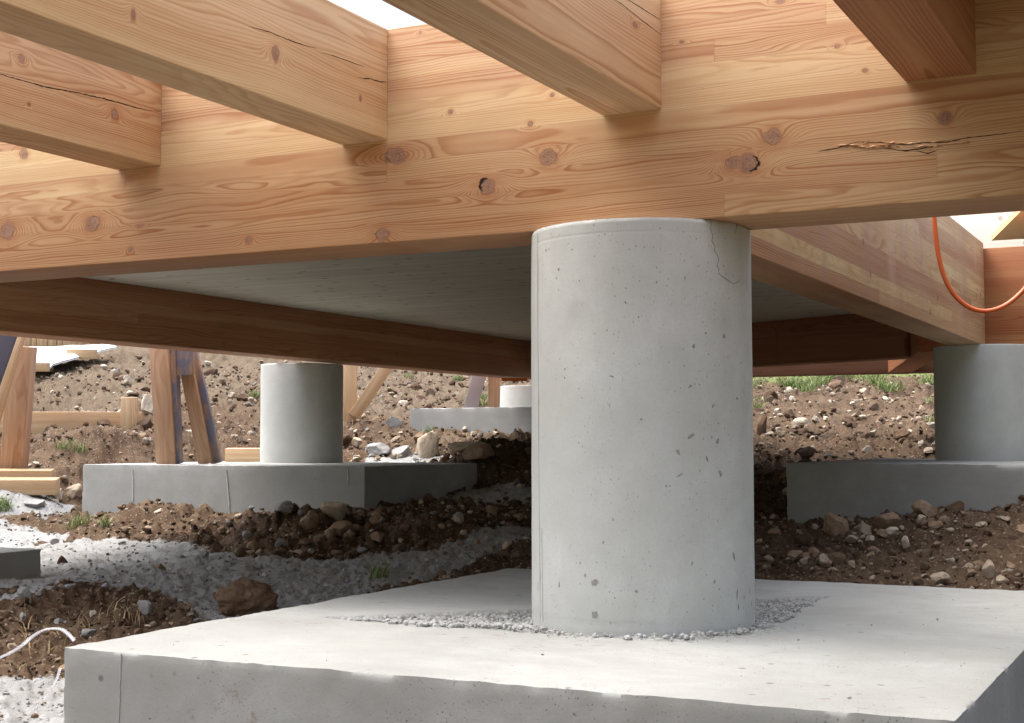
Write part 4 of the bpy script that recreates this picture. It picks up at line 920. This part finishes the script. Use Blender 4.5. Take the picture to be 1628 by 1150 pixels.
g = G('straw'); t = g.attr('tone'); M_ST = g.fin(g.mix(t, (.24, .165, .085), (.40, .31, .18)), .7, None, .2)
sp3 = []
for _ in range(34):
    px, py = r.uniform(30, 220), r.uniform(960, 1075)
    if px > 105 and py > 1018-(px-105)*.2: continue
    P0 = hit(px, py); 
    if P0 is not None: sp3.append((P0[0], P0[1], P0[2]+.008, .05, 5))
for _ in range(90):
    px, py = r.uniform(1200, 1485), 600+r.exponential(12); P0 = hit(px, py)
    if P0 is not None: sp3.append((P0[0], P0[1], P0[2]+.01, .12, 6))
for _ in range(260):
    px, py = r.uniform(50, 830), r.uniform(560, 700); P0 = hit(px, py)
    if P0 is not None: sp3.append((P0[0], P0[1], P0[2]+.01, .10, 4))
v, f, t_ = blades(sp3, 8, .03, .12, .0018, 1.6)
ob = link('straw', mesh_np('straw', v, f, True, {'tone': t_}), M_ST); tag(ob, 'dry straw lying on the dark earth', 'straw', kind='stuff')

# grit on the near block
Vg = []; Fg = []; b = 0; r = np.random.default_rng(77); v0, f0_ = ICO[1]
for _ in range(150):
    x, y = r.uniform(-2.05, -.42), r.uniform(2.22, 4.1); near = r.uniform() < .55
    if near: a = r.uniform(0, 6.28); d = .25+abs(r.normal(0, .07)); x, y = C1[0]+d*math.cos(a), C1[1]+d*math.sin(a)
    if math.hypot(x-C1[0], y-C1[1]) < .25 or not (-2.07 < x < -.40 and 2.2 < y < 4.12): continue
    s = .0012*3.2**(r.uniform()**2); Vg.append(v0*s*r.uniform(.6, 1.2, 3)+np.array([x, y, ZB+.0015])); Fg.append(f0_+b); b += len(v0)
hx, hy = r.uniform(-1.92, -.89, 16000), r.uniform(2.72, 3.79, 16000); hd, hm = hollow(hx, hy)
for x, y, d_, m_ in zip(hx, hy, hd, hm):
    if m_ < r.uniform(.05, 1) or math.hypot(x-C1[0], y-C1[1]) < .252: continue
    s = .0022*4.0**(r.uniform()**2.4); Vg.append(v0*s*r.uniform(.6, 1.2, 3)+np.array([x, y, ZB-.022*min(1, d_*1.6)+.006*m_+r.uniform(0, .003)])); Fg.append(f0_+b); b += len(v0)
gt = link('grit', mesh_np('grit', np.vstack(Vg), np.vstack(Fg)), rock_mat('grit_stone', (.33, .335, .325), (.46, .465, .455)) or ROCKM['grit_stone']); tag(gt, 'fine grey grit lying on top of the front block', 'grit', kind='stuff')
